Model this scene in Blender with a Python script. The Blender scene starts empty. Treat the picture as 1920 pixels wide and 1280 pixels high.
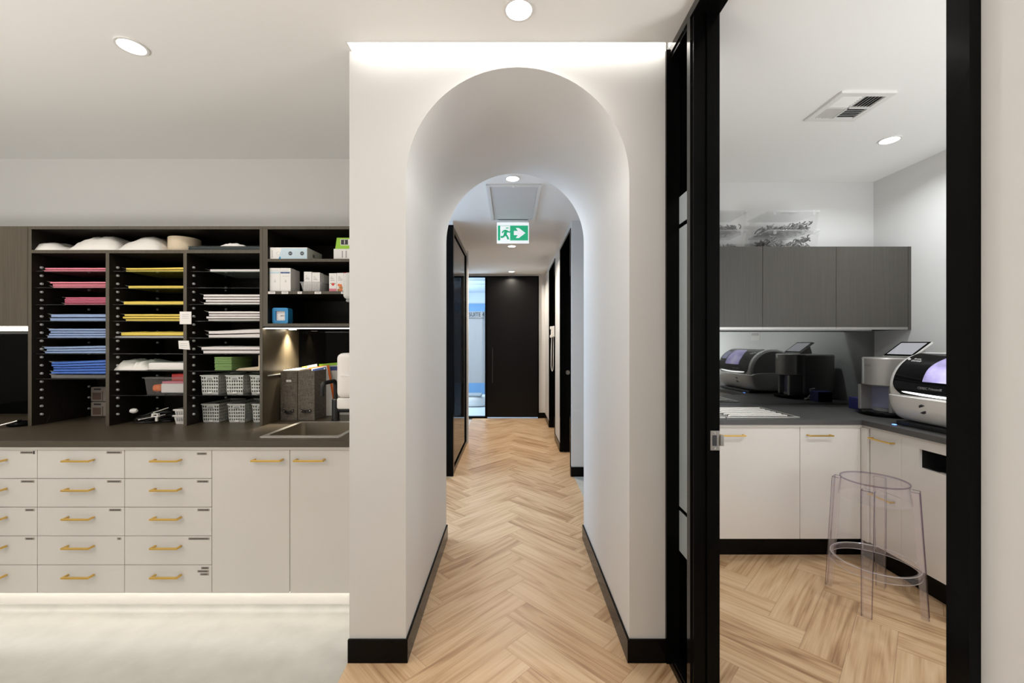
import bpy, bmesh, math, random
from mathutils import Vector, Matrix, noise
random.seed(7)
PI = math.pi
sc = bpy.context.scene
COL = sc.collection
F = 780.0            # focal length in pixels of the 1920 px wide frame
CX, CY, EYE = 958.0, 643.0, 1.41
CEIL = 2.705
# ------------------------------------------------------------------ camera, world, exposure
cam = bpy.data.cameras.new('camera')
cam.sensor_width = 36.0
cam.lens = F / 1920 * 36.0
cam.shift_x = 2 / 1920
cam.shift_y = 3 / 1920
cam.clip_start = 0.02
camo = bpy.data.objects.new('camera', cam)
COL.objects.link(camo)
camo.location = (0, 0, EYE)
camo.rotation_euler = (PI / 2, 0, 0)
sc.camera = camo
w = bpy.data.worlds.new('world')
sc.world = w
w.use_nodes = True
w.node_tree.nodes['Background'].inputs[0].default_value = (0.75, 0.85, 1, 1)
w.node_tree.nodes['Background'].inputs[1].default_value = 0.6
sc.view_settings.view_transform = 'Standard'
sc.view_settings.look = 'None'
sc.view_settings.gamma = 1
sc.view_settings.use_curve_mapping = False
sc.view_settings.exposure = 0.0
sc.cycles.diffuse_bounces = 6
sc.cycles.glossy_bounces = 5
sc.cycles.transparent_max_bounces = 24
sc.cycles.max_bounces = 12
sc.cycles.caustics_reflective = False
sc.cycles.caustics_refractive = False
sc.cycles.sample_clamp_indirect = 6.0
sc.cycles.use_denoising = True
WARM = (1.0, 0.90, 0.77)
WHITE = (1.0, 0.965, 0.915)
NEUT = (0.94, 0.985, 1.0)
DAY = (0.54, 0.74, 1.0)

def area_light(name, loc, rot, sx, sy, power, color, shape='RECTANGLE', spread=PI):
    l = bpy.data.lights.new(name, 'AREA')
    l.shape = shape
    l.size = sx
    l.size_y = sy
    l.energy = power
    l.color = color
    l.spread = spread
    o = bpy.data.objects.new(name, l)
    COL.objects.link(o)
    o.location = loc
    o.rotation_euler = rot
    return o

# daylight: the window at the left end of the cross passage and the daylit suite at the far end
area_light('daylight_cross_passage', (-2.75, 3.72, 1.75), (0, -PI / 2 + 0.6, 0), 1.5, 1.2, 90, DAY)
area_light('fill_behind_camera', (-2.7, -0.4, 0.9), (PI / 2 + 1.5, 0, 0), 2.2, 1.0, 66, (1.0, 0.965, 0.92))  # unseen fill lamp, added to brighten the ceiling and front room
area_light('fill_right_room', (2.3, 0.45, 1.25), (PI / 2 + 0.85, 0, 0.12), 0.9, 1.2, 28, (0.94, 0.985, 1.0))  # added fill lamp for the right room, out of view
area_light('daylight_suite', (-1.9, 9.0, 1.9), (0, -PI / 2.4, 0), 1.5, 1.8, 120, (0.70, 0.85, 1.0))

# ------------------------------------------------------------------ helpers
def at(px, py, Y):
    """pixel of the photograph + real distance -> world X, Z"""
    return (px - CX) * Y / F, EYE - (py - CY) * Y / F

def wloc(o):
    v = Vector((0, 0, 0))
    while o is not None:
        v += o.location
        o = o.parent
    return v

def tag(o, label=None, cat=None, group=None, kind=None):
    if label: o['label'] = label
    if cat: o['category'] = cat
    if group: o['group'] = group
    if kind: o['kind'] = kind
    return o

def thing(name, label, cat, loc=(0, 0, 0), group=None, kind=None):
    o = bpy.data.objects.new(name, None)
    o.empty_display_size = 0.05
    COL.objects.link(o)
    o.location = loc
    return tag(o, label, cat, group, kind)

def copy_tree(o, parent=None):
    c = o.copy()
    COL.objects.link(c)
    c.parent = parent
    for ch in [x for x in o.children]:
        copy_tree(ch, c)
    return c

class MB:
    def __init__(s):
        s.bm = bmesh.new()
        s.uv = None
        s.mi = 0
    def _f(s, vs):
        try:
            f = s.bm.faces.new(vs)
            f.material_index = s.mi
            return f
        except ValueError:
            return None
    def v(s, p): return s.bm.verts.new(p)
    def poly(s, pts):
        return s._f([s.v(p) for p in pts])
    def hexa(s, b, t):
        """b, t: four bottom and four top points, same winding (counter clockwise from above)"""
        B = [s.v(p) for p in b]; T = [s.v(p) for p in t]
        n = len(B)
        s._f(B[::-1]); s._f(T)
        for i in range(n):
            j = (i + 1) % n
            s._f([B[i], B[j], T[j], T[i]])
        return s
    def box(s, x0, x1, y0, y1, z0, z1):
        if x0 > x1: x0, x1 = x1, x0
        if y0 > y1: y0, y1 = y1, y0
        if z0 > z1: z0, z1 = z1, z0
        return s.hexa([(x0, y0, z0), (x1, y0, z0), (x1, y1, z0), (x0, y1, z0)],
                      [(x0, y0, z1), (x1, y0, z1), (x1, y1, z1), (x0, y1, z1)])
    def rbox(s, x0, x1, y0, y1, z0, z1, r=0.003, seg=2, mat=None, sub=0, nz=0, nf=12):
        t = bmesh.new()
        bmesh.ops.create_cube(t, size=1)
        cx, cy, cz = (x0 + x1) / 2, (y0 + y1) / 2, (z0 + z1) / 2
        for v in t.verts:
            v.co = Vector((v.co.x * abs(x1 - x0), v.co.y * abs(y1 - y0), v.co.z * abs(z1 - z0)))
        if sub:
            bmesh.ops.subdivide_edges(t, edges=t.edges[:], cuts=sub, use_grid_fill=True)
        if r > 0:
            r = min(r, 0.49 * min(abs(x1 - x0), abs(y1 - y0), abs(z1 - z0)))
            es = [e for e in t.edges if e.calc_face_angle(0) > 1.0]
            bmesh.ops.bevel(t, geom=es, offset=r, segments=seg, affect='EDGES', profile=0.5)
        if nz:
            off = Vector((random.random() * 50, random.random() * 50, random.random() * 50))
            for v in t.verts:
                v.co += nz * noise.noise_vector(v.co * nf + off)
        for v in t.verts:
            if mat is not None: v.co = mat @ v.co
            v.co += Vector((cx, cy, cz))
        s.add(t)
        return s
    def add(s, t):
        m = {}
        for v in t.verts: m[v] = s.v(v.co)
        for f in t.faces: s._f([m[v] for v in f.verts])
        t.free()
    def cyl(s, p0, p1, r0, r1=None, n=20, caps=True):
        if r1 is None: r1 = r0
        p0 = Vector(p0); p1 = Vector(p1)
        d = (p1 - p0).normalized()
        a = d.orthogonal().normalized(); b = d.cross(a)
        A = [s.v(p0 + r0 * (math.cos(2 * PI * i / n) * a + math.sin(2 * PI * i / n) * b)) for i in range(n)]
        B = [s.v(p1 + r1 * (math.cos(2 * PI * i / n) * a + math.sin(2 * PI * i / n) * b)) for i in range(n)]
        for i in range(n):
            j = (i + 1) % n
            s._f([A[i], A[j], B[j], B[i]])
        if caps:
            s._f(A[::-1]); s._f(B)
        return s
    def tube(s, pts, r, n=8, closed=False):
        pts = [Vector(p) for p in pts]
        rings = []
        N = len(pts)
        prev = None
        for i, p in enumerate(pts):
            if closed: d = pts[(i + 1) % N] - pts[i - 1]
            else: d = pts[min(i + 1, N - 1)] - pts[max(i - 1, 0)]
            d.normalize()
            if prev is None: a = d.orthogonal().normalized()
            else:
                a = prev - prev.dot(d) * d
                a.normalize()
            prev = a
            b = d.cross(a)
            rr = r[i] if isinstance(r, (list, tuple)) else r
            rings.append([s.v(p + rr * (math.cos(2 * PI * k / n) * a + math.sin(2 * PI * k / n) * b)) for k in range(n)])
        for i in range(N if closed else N - 1):
            A, B = rings[i], rings[(i + 1) % N]
            for k in range(n):
                l = (k + 1) % n
                s._f([A[k], A[l], B[l], B[k]])
        if not closed:
            s._f(rings[0][::-1]); s._f(rings[-1])
        return s
    def lathe(s, prof, c=(0, 0, 0), n=32, axis='Z', close=True):
        """prof: list of (radius, height)"""
        c = Vector(c)
        rings = []
        for r, h in prof:
            ring = []
            for i in range(n):
                a = 2 * PI * i / n
                if axis == 'Z': p = Vector((r * math.cos(a), r * math.sin(a), h))
                elif axis == 'Y': p = Vector((r * math.cos(a), h, r * math.sin(a)))
                else: p = Vector((h, r * math.cos(a), r * math.sin(a)))
                ring.append(s.v(c + p))
            rings.append(ring)
        for A, B in zip(rings, rings[1:]):
            for i in range(n):
                j = (i + 1) % n
                s._f([A[i], A[j], B[j], B[i]])
        if close:
            s._f(rings[0][::-1]); s._f(rings[-1])
        return s
    def prism(s, poly, axis, a, b):
        """extrude a polygon along an axis. axis 'X': poly (y,z); 'Y': poly (x,z); 'Z': poly (x,y)"""
        def P(u, v, t):
            return {'X': (t, u, v), 'Y': (u, t, v), 'Z': (u, v, t)}[axis]
        A = [s.v(P(u, v, a)) for u, v in poly]; B = [s.v(P(u, v, b)) for u, v in poly]
        s._f(A[::-1]); s._f(B)
        n = len(poly)
        for i in range(n):
            j = (i + 1) % n
            s._f([A[i], A[j], B[j], B[i]])
        return s
    def ring(s, outer, inner, axis, a, b):
        """extruded frame between two polygons with the same number of corners"""
        def P(u, v, t):
            return {'X': (t, u, v), 'Y': (u, t, v), 'Z': (u, v, t)}[axis]
        n = len(outer)
        oa = [s.v(P(u, v, a)) for u, v in outer]; ob = [s.v(P(u, v, b)) for u, v in outer]
        ia = [s.v(P(u, v, a)) for u, v in inner]; ib = [s.v(P(u, v, b)) for u, v in inner]
        for i in range(n):
            j = (i + 1) % n
            s._f([oa[i], oa[j], ob[j], ob[i]]); s._f([ia[j], ia[i], ib[i], ib[j]])
            s._f([oa[j], oa[i], ia[i], ia[j]]); s._f([ob[i], ob[j], ib[j], ib[i]])
        return s
    def mound(s, x0, x1, y0, y1, z0, h, top, nx=26, ny=12, nz=0.004, nf=16, e=3.0):
        """a puffy soft pack lying on z0; top(u) gives the height share along x"""
        off = Vector((random.random() * 40, random.random() * 40, 0))
        G = []
        for j in range(ny + 1):
            row = []
            for i in range(nx + 1):
                u = i / nx; v = j / ny
                uu = abs(2 * u - 1); vv = abs(2 * v - 1)
                k = max(0.0, 1 - uu ** e) ** 0.5 * max(0.0, 1 - vv ** e) ** 0.5
                z = z0 + 0.002 + (h * top(u)) * k
                p = Vector((x0 + (x1 - x0) * u, y0 + (y1 - y0) * v, z))
                if 0 < i < nx and 0 < j < ny:
                    p.z += max(-(p.z - z0) * 0.6, nz * noise.noise(Vector((p.x * nf, p.y * nf, 3)) + off) + nz * 0.6 * noise.noise(Vector((p.x * nf * 2.7, p.y * nf * 2.7, 7)) + off))
                row.append(s.v(p))
            G.append(row)
        for j in range(ny):
            for i in range(nx):
                s._f([G[j][i], G[j][i + 1], G[j + 1][i + 1], G[j + 1][i]])
        b = [[s.v((vv.co.x, vv.co.y, z0)) for vv in G[0]], [s.v((vv.co.x, vv.co.y, z0)) for vv in G[ny]]]
        for i in range(nx):
            s._f([b[0][i], b[0][i + 1], G[0][i + 1], G[0][i]])
            s._f([b[1][i + 1], b[1][i], G[ny][i], G[ny][i + 1]])
            s._f([b[0][i + 1], b[0][i], b[1][i], b[1][i + 1]])
        return s
    def build(s, name, mat, parent=None, smooth=False, ang=35, xf=None):
        bm = s.bm
        bmesh.ops.remove_doubles(bm, verts=bm.verts[:], dist=1e-6)
        bmesh.ops.recalc_face_normals(bm, faces=bm.faces[:])
        if smooth:
            for f in bm.faces: f.smooth = True
            lim = math.radians(ang)
            for e in bm.edges:
                if len(e.link_faces) == 2 and e.calc_face_angle(0) > lim: e.smooth = False
        me = bpy.data.meshes.new(name)
        bm.to_mesh(me); bm.free()
        for m in (mat if isinstance(mat, (list, tuple)) else [mat]): me.materials.append(m)
        o = bpy.data.objects.new(name, me)
        COL.objects.link(o)
        if parent is not None:
            o.parent = parent
            o.location = -wloc(parent)
        return o

def text(s, size, mat, parent, loc, rot, name='lettering', align='CENTER', depth=0.0006, spacing=1.0, bold=0.0):
    cu = bpy.data.curves.new(name, 'FONT')
    cu.body = s; cu.size = size; cu.align_x = align; cu.align_y = 'CENTER'
    cu.extrude = depth; cu.space_character = spacing; cu.offset = bold
    t = bpy.data.objects.new('tmp_text', cu)
    COL.objects.link(t)
    bpy.context.view_layer.update()
    dg = bpy.context.evaluated_depsgraph_get()
    me = bpy.data.meshes.new_from_object(t.evaluated_get(dg))
    bpy.data.objects.remove(t); bpy.data.curves.remove(cu)
    me.materials.clear(); me.materials.append(mat)
    o = bpy.data.objects.new(name, me)
    COL.objects.link(o)
    o.parent = parent
    o.location = Vector(loc) - (wloc(parent) if parent else Vector((0, 0, 0)))
    o.rotation_euler = rot
    return o
FACE_CAM = (PI / 2, 0, 0)          # text that reads from -Y
FACE_LEFT = (PI / 2, 0, -PI / 2)   # text that reads from -X

# ------------------------------------------------------------------ materials
def mat(name, color, rough=0.5, metal=0.0, spec=0.5, emit=None, estr=0.0, bump=None, trans=0.0, coat=0.0, alpha=1.0, sub=0.0):
    m = bpy.data.materials.new(name)
    m.use_nodes = True
    nt = m.node_tree
    b = nt.nodes['Principled BSDF']
    b.inputs['Base Color'].default_value = (*color, 1)
    b.inputs['Roughness'].default_value = rough
    b.inputs['Metallic'].default_value = metal
    b.inputs['Specular IOR Level'].default_value = spec
    b.inputs['Transmission Weight'].default_value = trans
    b.inputs['Coat Weight'].default_value = coat
    b.inputs['Alpha'].default_value = alpha
    if emit:
        b.inputs['Emission Color'].default_value = (*emit, 1)
        b.inputs['Emission Strength'].default_value = estr
    if bump:
        scale, st = bump
        tc = nt.nodes.new('ShaderNodeTexCoord')
        n = nt.nodes.new('ShaderNodeTexNoise')
        n.inputs['Scale'].default_value = scale
        n.inputs['Detail'].default_value = 4
        bp = nt.nodes.new('ShaderNodeBump')
        bp.inputs['Strength'].default_value = st
        bp.inputs['Distance'].default_value = 0.003
        nt.links.new(tc.outputs['Object'], n.inputs['Vector'])
        nt.links.new(n.outputs['Fac'], bp.inputs['Height'])
        nt.links.new(bp.outputs['Normal'], b.inputs['Normal'])
    return m

def ramp(nt, stops):
    r = nt.nodes.new('ShaderNodeValToRGB')
    e = r.color_ramp.elements
    while len(e) < len(stops): e.new(0.5)
    for el, (p, c) in zip(e, stops):
        el.position = p
        el.color = (*c, 1)
    return r

def grain_mat(name, stops, scale=(60, 60, 1.2), rough=0.4, nscale=3.0, detail=5):
    """laminate with a fine grain running along Z (object space equals world here)"""
    m = mat(name, stops[0][1], rough)
    nt = m.node_tree
    b = nt.nodes['Principled BSDF']
    tc = nt.nodes.new('ShaderNodeTexCoord')
    mp = nt.nodes.new('ShaderNodeMapping')
    mp.inputs['Scale'].default_value = scale
    n = nt.nodes.new('ShaderNodeTexNoise')
    n.inputs['Scale'].default_value = nscale
    n.inputs['Detail'].default_value = detail
    r = ramp(nt, stops)
    nt.links.new(tc.outputs['Object'], mp.inputs['Vector'])
    nt.links.new(mp.outputs['Vector'], n.inputs['Vector'])
    nt.links.new(n.outputs['Fac'], r.inputs['Fac'])
    nt.links.new(r.outputs['Color'], b.inputs['Base Color'])
    return m

def clear_mat(name, tint, edge_tint, refl=0.9, rough=0.02, power=1.0, haze=None, hazef=0.0, ior=1.45):
    """clear sheet: transparent with a fresnel reflection; the grazing tint is the longer way through the sheet"""
    m = bpy.data.materials.new(name)
    m.use_nodes = True
    nt = m.node_tree
    nt.nodes.remove(nt.nodes['Principled BSDF'])
    out = nt.nodes['Material Output']
    lw = nt.nodes.new('ShaderNodeLayerWeight')
    lw.inputs['Blend'].default_value = 0.35
    r = ramp(nt, [(0.0, tint), (0.55, tint), (1.0, edge_tint)])
    tr = nt.nodes.new('ShaderNodeBsdfTransparent')
    gl = nt.nodes.new('ShaderNodeBsdfGlossy')
    gl.inputs['Roughness'].default_value = rough
    gl.inputs['Color'].default_value = (refl, refl, refl, 1)
    fr = nt.nodes.new('ShaderNodeFresnel')
    fr.inputs['IOR'].default_value = ior
    geo = nt.nodes.new('ShaderNodeNewGeometry')
    mth = nt.nodes.new('ShaderNodeMath'); mth.operation = 'MULTIPLY_ADD'   # no total reflection from the back side
    mth.inputs[1].default_value = -1.0; mth.inputs[2].default_value = 1.0
    mm = nt.nodes.new('ShaderNodeMath'); mm.operation = 'MULTIPLY'
    mx = nt.nodes.new('ShaderNodeMixShader')
    L = nt.links.new
    L(lw.outputs['Facing'], r.inputs['Fac'])
    L(r.outputs['Color'], tr.inputs['Color'])
    L(geo.outputs['Backfacing'], mth.inputs[0])
    L(fr.outputs['Fac'], mm.inputs[0]); L(mth.outputs[0], mm.inputs[1])
    L(mm.outputs[0], mx.inputs['Fac'])
    last = tr
    if haze:
        df = nt.nodes.new('ShaderNodeBsdfDiffuse')
        df.inputs['Color'].default_value = (*haze, 1)
        tl = nt.nodes.new('ShaderNodeBsdfTranslucent')
        tl.inputs['Color'].default_value = (*haze, 1)
        m0 = nt.nodes.new('ShaderNodeMixShader'); m0.inputs['Fac'].default_value = 0.5
        m1 = nt.nodes.new('ShaderNodeMixShader'); m1.inputs['Fac'].default_value = hazef
        L(df.outputs[0], m0.inputs[1]); L(tl.outputs[0], m0.inputs[2])
        L(tr.outputs[0], m1.inputs[1]); L(m0.outputs[0], m1.inputs[2])
        last = m1
    L(last.outputs[0], mx.inputs[1]); L(gl.outputs[0], mx.inputs[2])
    L(mx.outputs[0], out.inputs['Surface'])
    return m

M = {}
M['wall'] = mat('wall_paint', (0.71, 0.705, 0.695), 0.55, bump=(260, 0.03))
M['ceil'] = mat('ceiling_paint', (0.93, 0.925, 0.91), 0.8)
M['pin'] = mat('shelf_pin_metal', (0.62, 0.62, 0.62), 0.25, 0.3)
M['hatch'] = mat('hatch_paint', (0.66, 0.66, 0.66), 0.6)
M['white_trim'] = mat('white_trim', (0.82, 0.81, 0.79), 0.4)
M['gloss'] = mat('gloss_white_cabinet', (0.73, 0.70, 0.665), 0.09)
M['carcass'] = mat('white_carcass', (0.6, 0.57, 0.53), 0.4)
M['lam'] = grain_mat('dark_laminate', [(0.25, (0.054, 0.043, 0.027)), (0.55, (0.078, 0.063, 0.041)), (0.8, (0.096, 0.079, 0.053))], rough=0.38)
M['lam_shade'] = grain_mat('dark_laminate_shaded', [(0.25, (0.010, 0.0078, 0.0055)), (0.8, (0.018, 0.014, 0.010))], rough=0.45)  # same laminate darkened: the shade inside the shelves is painted into the colour
M['lam_shade'].node_tree.nodes['Principled BSDF'].inputs['Specular IOR Level'].default_value = 0.2
M['lam_grey'] = grain_mat('grey_brown_laminate', [(0.25, (0.044, 0.039, 0.032)), (0.55, (0.054, 0.049, 0.041)), (0.8, (0.064, 0.058, 0.050))], rough=0.4)
M['top'] = mat('worktop', (0.068, 0.053, 0.034), 0.38, bump=(500, 0.02))
M['top_grey'] = mat('worktop_grey', (0.07, 0.067, 0.064), 0.4, bump=(500, 0.02))
M['brass'] = mat('brushed_brass', (0.80, 0.52, 0.14), 0.32, 1.0)
M['black'] = mat('black_powdercoat', (0.003, 0.003, 0.003), 0.16, spec=0.06)
M['black_matt'] = mat('black_matt', (0.010, 0.010, 0.010), 0.5)
M['plinth'] = mat('white_plinth', (0.66, 0.635, 0.59), 0.45)
M['black_gloss'] = mat('black_gloss', (0.006, 0.006, 0.006), 0.1, spec=0.75)
M['kick'] = mat('black_skirting', (0.004, 0.0032, 0.0028), 0.2, spec=0.1)
M['black_glass'] = mat('black_glass', (0.002, 0.002, 0.002), 0.04, spec=0.06)
M['door_black'] = mat('black_door', (0.004, 0.0036, 0.0036), 0.3, spec=0.2)
M['mirror'] = mat('smoked_mirror', (0.32, 0.33, 0.325), 0.03, 1.0)
M['steel'] = mat('brushed_steel', (0.80, 0.77, 0.72), 0.36, 0.85)
M['bowl'] = mat('sink_steel', (0.50, 0.46, 0.39), 0.33, 1.0)
M['steel_dark'] = mat('satin_steel', (0.42, 0.41, 0.39), 0.35, 1.0)
M['chrome'] = mat('chrome', (0.75, 0.75, 0.75), 0.12, 1.0)
M['led'] = mat('led_diffuser', (0.9, 0.9, 0.9), 0.5, emit=(1.0, 0.95, 0.86), estr=9)
M['led_kick'] = mat('led_diffuser_kick', (0.9, 0.9, 0.9), 0.5, emit=(1.0, 0.97, 0.92), estr=15)
M['led_task'] = mat('led_diffuser_task', (0.9, 0.9, 0.9), 0.5, emit=(1.0, 0.93, 0.80), estr=26)
M['led_slot'] = mat('led_diffuser_slot', (0.9, 0.9, 0.9), 0.5, emit=(1.0, 0.96, 0.90), estr=27)
M['lens'] = mat('downlight_lens', (0.9, 0.9, 0.9), 0.5, emit=(1.0, 0.96, 0.88), estr=12)
M['puck'] = mat('puck_lens', (0.9, 0.9, 0.9), 0.5, emit=(1.0, 0.86, 0.62), estr=40)
M['white_plastic'] = mat('white_plastic', (0.80, 0.77, 0.74), 0.32)
M['paper'] = mat('white_paper', (0.85, 0.82, 0.79), 0.7)
M['card_white'] = mat('white_card', (0.82, 0.80, 0.78), 0.45)
M['ink'] = mat('dark_ink', (0.03, 0.03, 0.035), 0.6)
M['ink_grey'] = mat('grey_ink', (0.28, 0.28, 0.29), 0.6)
M['ink_blue'] = mat('navy_ink', (0.03, 0.06, 0.22), 0.5)
M['pale_blue'] = mat('pale_blue_print', (0.55, 0.68, 0.76), 0.5)
M['tape'] = mat('label_tape', (0.36, 0.32, 0.28), 0.5)
M['pink'] = mat('pink_film', (0.72, 0.21, 0.28), 0.34, bump=(90, 0.3))
M['deep_pink'] = mat('deep_pink_film', (0.58, 0.12, 0.20), 0.34, bump=(90, 0.3))
M['yellow'] = mat('yellow_film', (0.78, 0.58, 0.09), 0.34, bump=(90, 0.3))
M['ltblue'] = mat('light_blue_film', (0.27, 0.37, 0.60), 0.32, bump=(90, 0.3))
M['blue'] = mat('blue_film', (0.05, 0.15, 0.55), 0.32, bump=(90, 0.3))
M['white_film'] = mat('white_film', (0.78, 0.73, 0.72), 0.34, bump=(90, 0.3))
M['grey_film'] = mat('grey_film', (0.45, 0.45, 0.46), 0.3, bump=(90, 0.3))
M['clear_film'] = clear_mat('clear_film', (0.86, 0.84, 0.82), (0.5, 0.48, 0.46), haze=(0.75, 0.73, 0.7), hazef=0.35, rough=0.15)
M['bag'] = mat('white_bag', (0.84, 0.81, 0.76), 0.45, bump=(70, 0.35))
M['beige'] = mat('beige_roll', (0.70, 0.58, 0.42), 0.6)
M['tray'] = mat('dark_green_tray', (0.012, 0.022, 0.022), 0.35)
M['green'] = mat('green_paper', (0.21, 0.34, 0.12), 0.8)
M['lime'] = mat('lime_card', (0.30, 0.58, 0.03), 0.45)
M['basket'] = mat('grey_white_plastic', (0.60, 0.61, 0.58), 0.4)
M['org'] = mat('taupe_plastic', (0.36, 0.31, 0.27), 0.45)
M['brown_fill'] = mat('brown_contents', (0.16, 0.10, 0.08), 0.6)
M['orange'] = mat('orange_plastic', (0.80, 0.17, 0.02), 0.4)
M['red'] = mat('red_plastic', (0.62, 0.03, 0.03), 0.4)
M['clockblue'] = mat('blue_plastic', (0.03, 0.26, 0.55), 0.35)
M['leather'] = mat('black_leather', (0.012, 0.011, 0.010), 0.45)
M['smoke_plastic'] = clear_mat('clear_box_plastic', (0.90, 0.90, 0.90), (0.45, 0.45, 0.45), haze=(0.6, 0.6, 0.6), hazef=0.12)
M['tub'] = clear_mat('clear_tub_plastic', (0.95, 0.95, 0.95), (0.72, 0.72, 0.72), haze=(0.85, 0.85, 0.85), hazef=0.04, rough=0.06)
M['tub_lid'] = clear_mat('tub_lid_plastic', (0.93, 0.93, 0.93), (0.85, 0.85, 0.85), haze=(0.9, 0.9, 0.9), hazef=0.22, rough=0.1)
M['cast'] = mat('pale_grey_casts', (0.24, 0.24, 0.235), 0.5)
M['glass'] = clear_mat('clear_glass', (0.93, 0.95, 0.95), (0.70, 0.76, 0.75))
M['shelf_glass'] = clear_mat('shelf_glass', (0.80, 0.84, 0.82), (0.35, 0.42, 0.40), rough=0.02)
M['dark_glass'] = clear_mat('dark_reflective_glass', (0.25, 0.27, 0.28), (0.15, 0.15, 0.16), ior=1.7)
M['frost'] = clear_mat('frosted_film', (0.30, 0.32, 0.33), (0.30, 0.32, 0.33), haze=(0.72, 0.78, 0.80), hazef=0.85, rough=0.4)
M['chamber'] = mat('furnace_chamber', (0.30, 0.31, 0.46), 0.35)
M['fruit'] = mat('fruit_print', (0.50, 0.20, 0.05), 0.5)
M['acrylic'] = clear_mat('clear_acrylic', (0.985, 0.975, 0.985), (0.66, 0.62, 0.68), rough=0.03, ior=1.6, haze=(0.85, 0.82, 0.85), hazef=0.07)
M['acrylic_edge'] = clear_mat('acrylic_edge', (0.56, 0.50, 0.62), (0.36, 0.30, 0.44), rough=0.05, ior=1.8)
M['acrylic_edge2'] = clear_mat('acrylic_edge_highlight', (0.8, 0.78, 0.8), (0.7, 0.66, 0.7), rough=0.1, ior=2.2, haze=(0.9, 0.88, 0.9), hazef=0.45)  # whitish haze paints the highlight along the foot ring edges
M['mill_white'] = mat('machine_white', (0.74, 0.72, 0.69), 0.22)
M['mill_black'] = mat('machine_black', (0.005, 0.005, 0.006), 0.08)
M['mill_side'] = mat('machine_grey', (0.30, 0.31, 0.31), 0.4)
M['furn'] = mat('machine_silver', (0.40, 0.38, 0.36), 0.33, 0.35)
M['lilac'] = mat('lit_window', (0.2, 0.18, 0.3), 0.15, emit=(0.55, 0.47, 0.88), estr=0.85)
_nt = M['lilac'].node_tree
_n = _nt.nodes.new('ShaderNodeTexNoise'); _n.inputs['Scale'].default_value = 9; _n.inputs['Detail'].default_value = 5
_tc = _nt.nodes.new('ShaderNodeTexCoord'); _nt.links.new(_tc.outputs['Object'], _n.inputs['Vector'])
_r = ramp(_nt, [(0.36, (0.30, 0.26, 0.50)), (0.5, (0.52, 0.46, 0.84)), (0.68, (0.80, 0.76, 0.96))])
_nt.links.new(_n.outputs['Fac'], _r.inputs['Fac']); _nt.links.new(_r.outputs['Color'], _nt.nodes['Principled BSDF'].inputs['Emission Color'])
M['plate'] = mat('drainer_steel', (0.13, 0.125, 0.115), 0.3, 1.0)
M['screen'] = mat('screen', (0.1, 0.1, 0.12), 0.1, emit=(0.75, 0.75, 0.80), estr=0.40)
M['screen_blue'] = mat('screen_blue', (0.05, 0.05, 0.08), 0.1, emit=(0.40, 0.42, 0.60), estr=0.9)
M['lit_white'] = mat('lit_strip', (0.9, 0.9, 0.9), 0.3, emit=(1, 1, 1), estr=2.5)
M['reflection_glow'] = mat('reflection_glow', (0.1, 0.2, 0.9), 0.3, emit=(0.15, 0.35, 1.0), estr=3)  # glow painted for a blue reflection, not a lamp
M['blue_box'] = mat('blue_box', (0.02, 0.025, 0.16), 0.4)
M['exit_green'] = mat('exit_green', (0.02, 0.42, 0.20), 0.3, emit=(0.03, 0.55, 0.26), estr=0.35)
M['exit_white'] = mat('exit_white', (0.7, 0.7, 0.7), 0.3, emit=(1, 1, 1), estr=0.55)
M['suite_wall'] = mat('suite_paint', (0.58, 0.64, 0.70), 0.6)
M['suite_blue'] = mat('suite_blue_paint', (0.15, 0.30, 0.50), 0.6)
M['suite_floor'] = mat('suite_vinyl', (0.62, 0.68, 0.74), 0.35)

def fabric_mat():
    m = mat('woven_grey_fabric', (0.14, 0.12, 0.095), 0.85)
    nt = m.node_tree; b = nt.nodes['Principled BSDF']; L = nt.links.new
    tc = nt.nodes.new('ShaderNodeTexCoord')
    cols = []
    for sx in ((40, 40, 420), (420, 420, 40)):
        mp = nt.nodes.new('ShaderNodeMapping'); mp.inputs['Scale'].default_value = sx
        n = nt.nodes.new('ShaderNodeTexNoise'); n.inputs['Scale'].default_value = 1; n.inputs['Detail'].default_value = 2
        L(tc.outputs['Object'], mp.inputs['Vector']); L(mp.outputs['Vector'], n.inputs['Vector'])
        cols.append(n)
    a = nt.nodes.new('ShaderNodeMath'); a.operation = 'ADD'
    L(cols[0].outputs['Fac'], a.inputs[0]); L(cols[1].outputs['Fac'], a.inputs[1])
    h = nt.nodes.new('ShaderNodeMath'); h.operation = 'MULTIPLY'; h.inputs[1].default_value = 0.5
    L(a.outputs[0], h.inputs[0])
    r = ramp(nt, [(0.32, (0.055, 0.046, 0.036)), (0.5, (0.125, 0.108, 0.085)), (0.68, (0.22, 0.19, 0.155))])
    L(h.outputs[0], r.inputs['Fac']); L(r.outputs['Color'], b.inputs['Base Color'])
    return m
M['fabric'] = fabric_mat()

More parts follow.
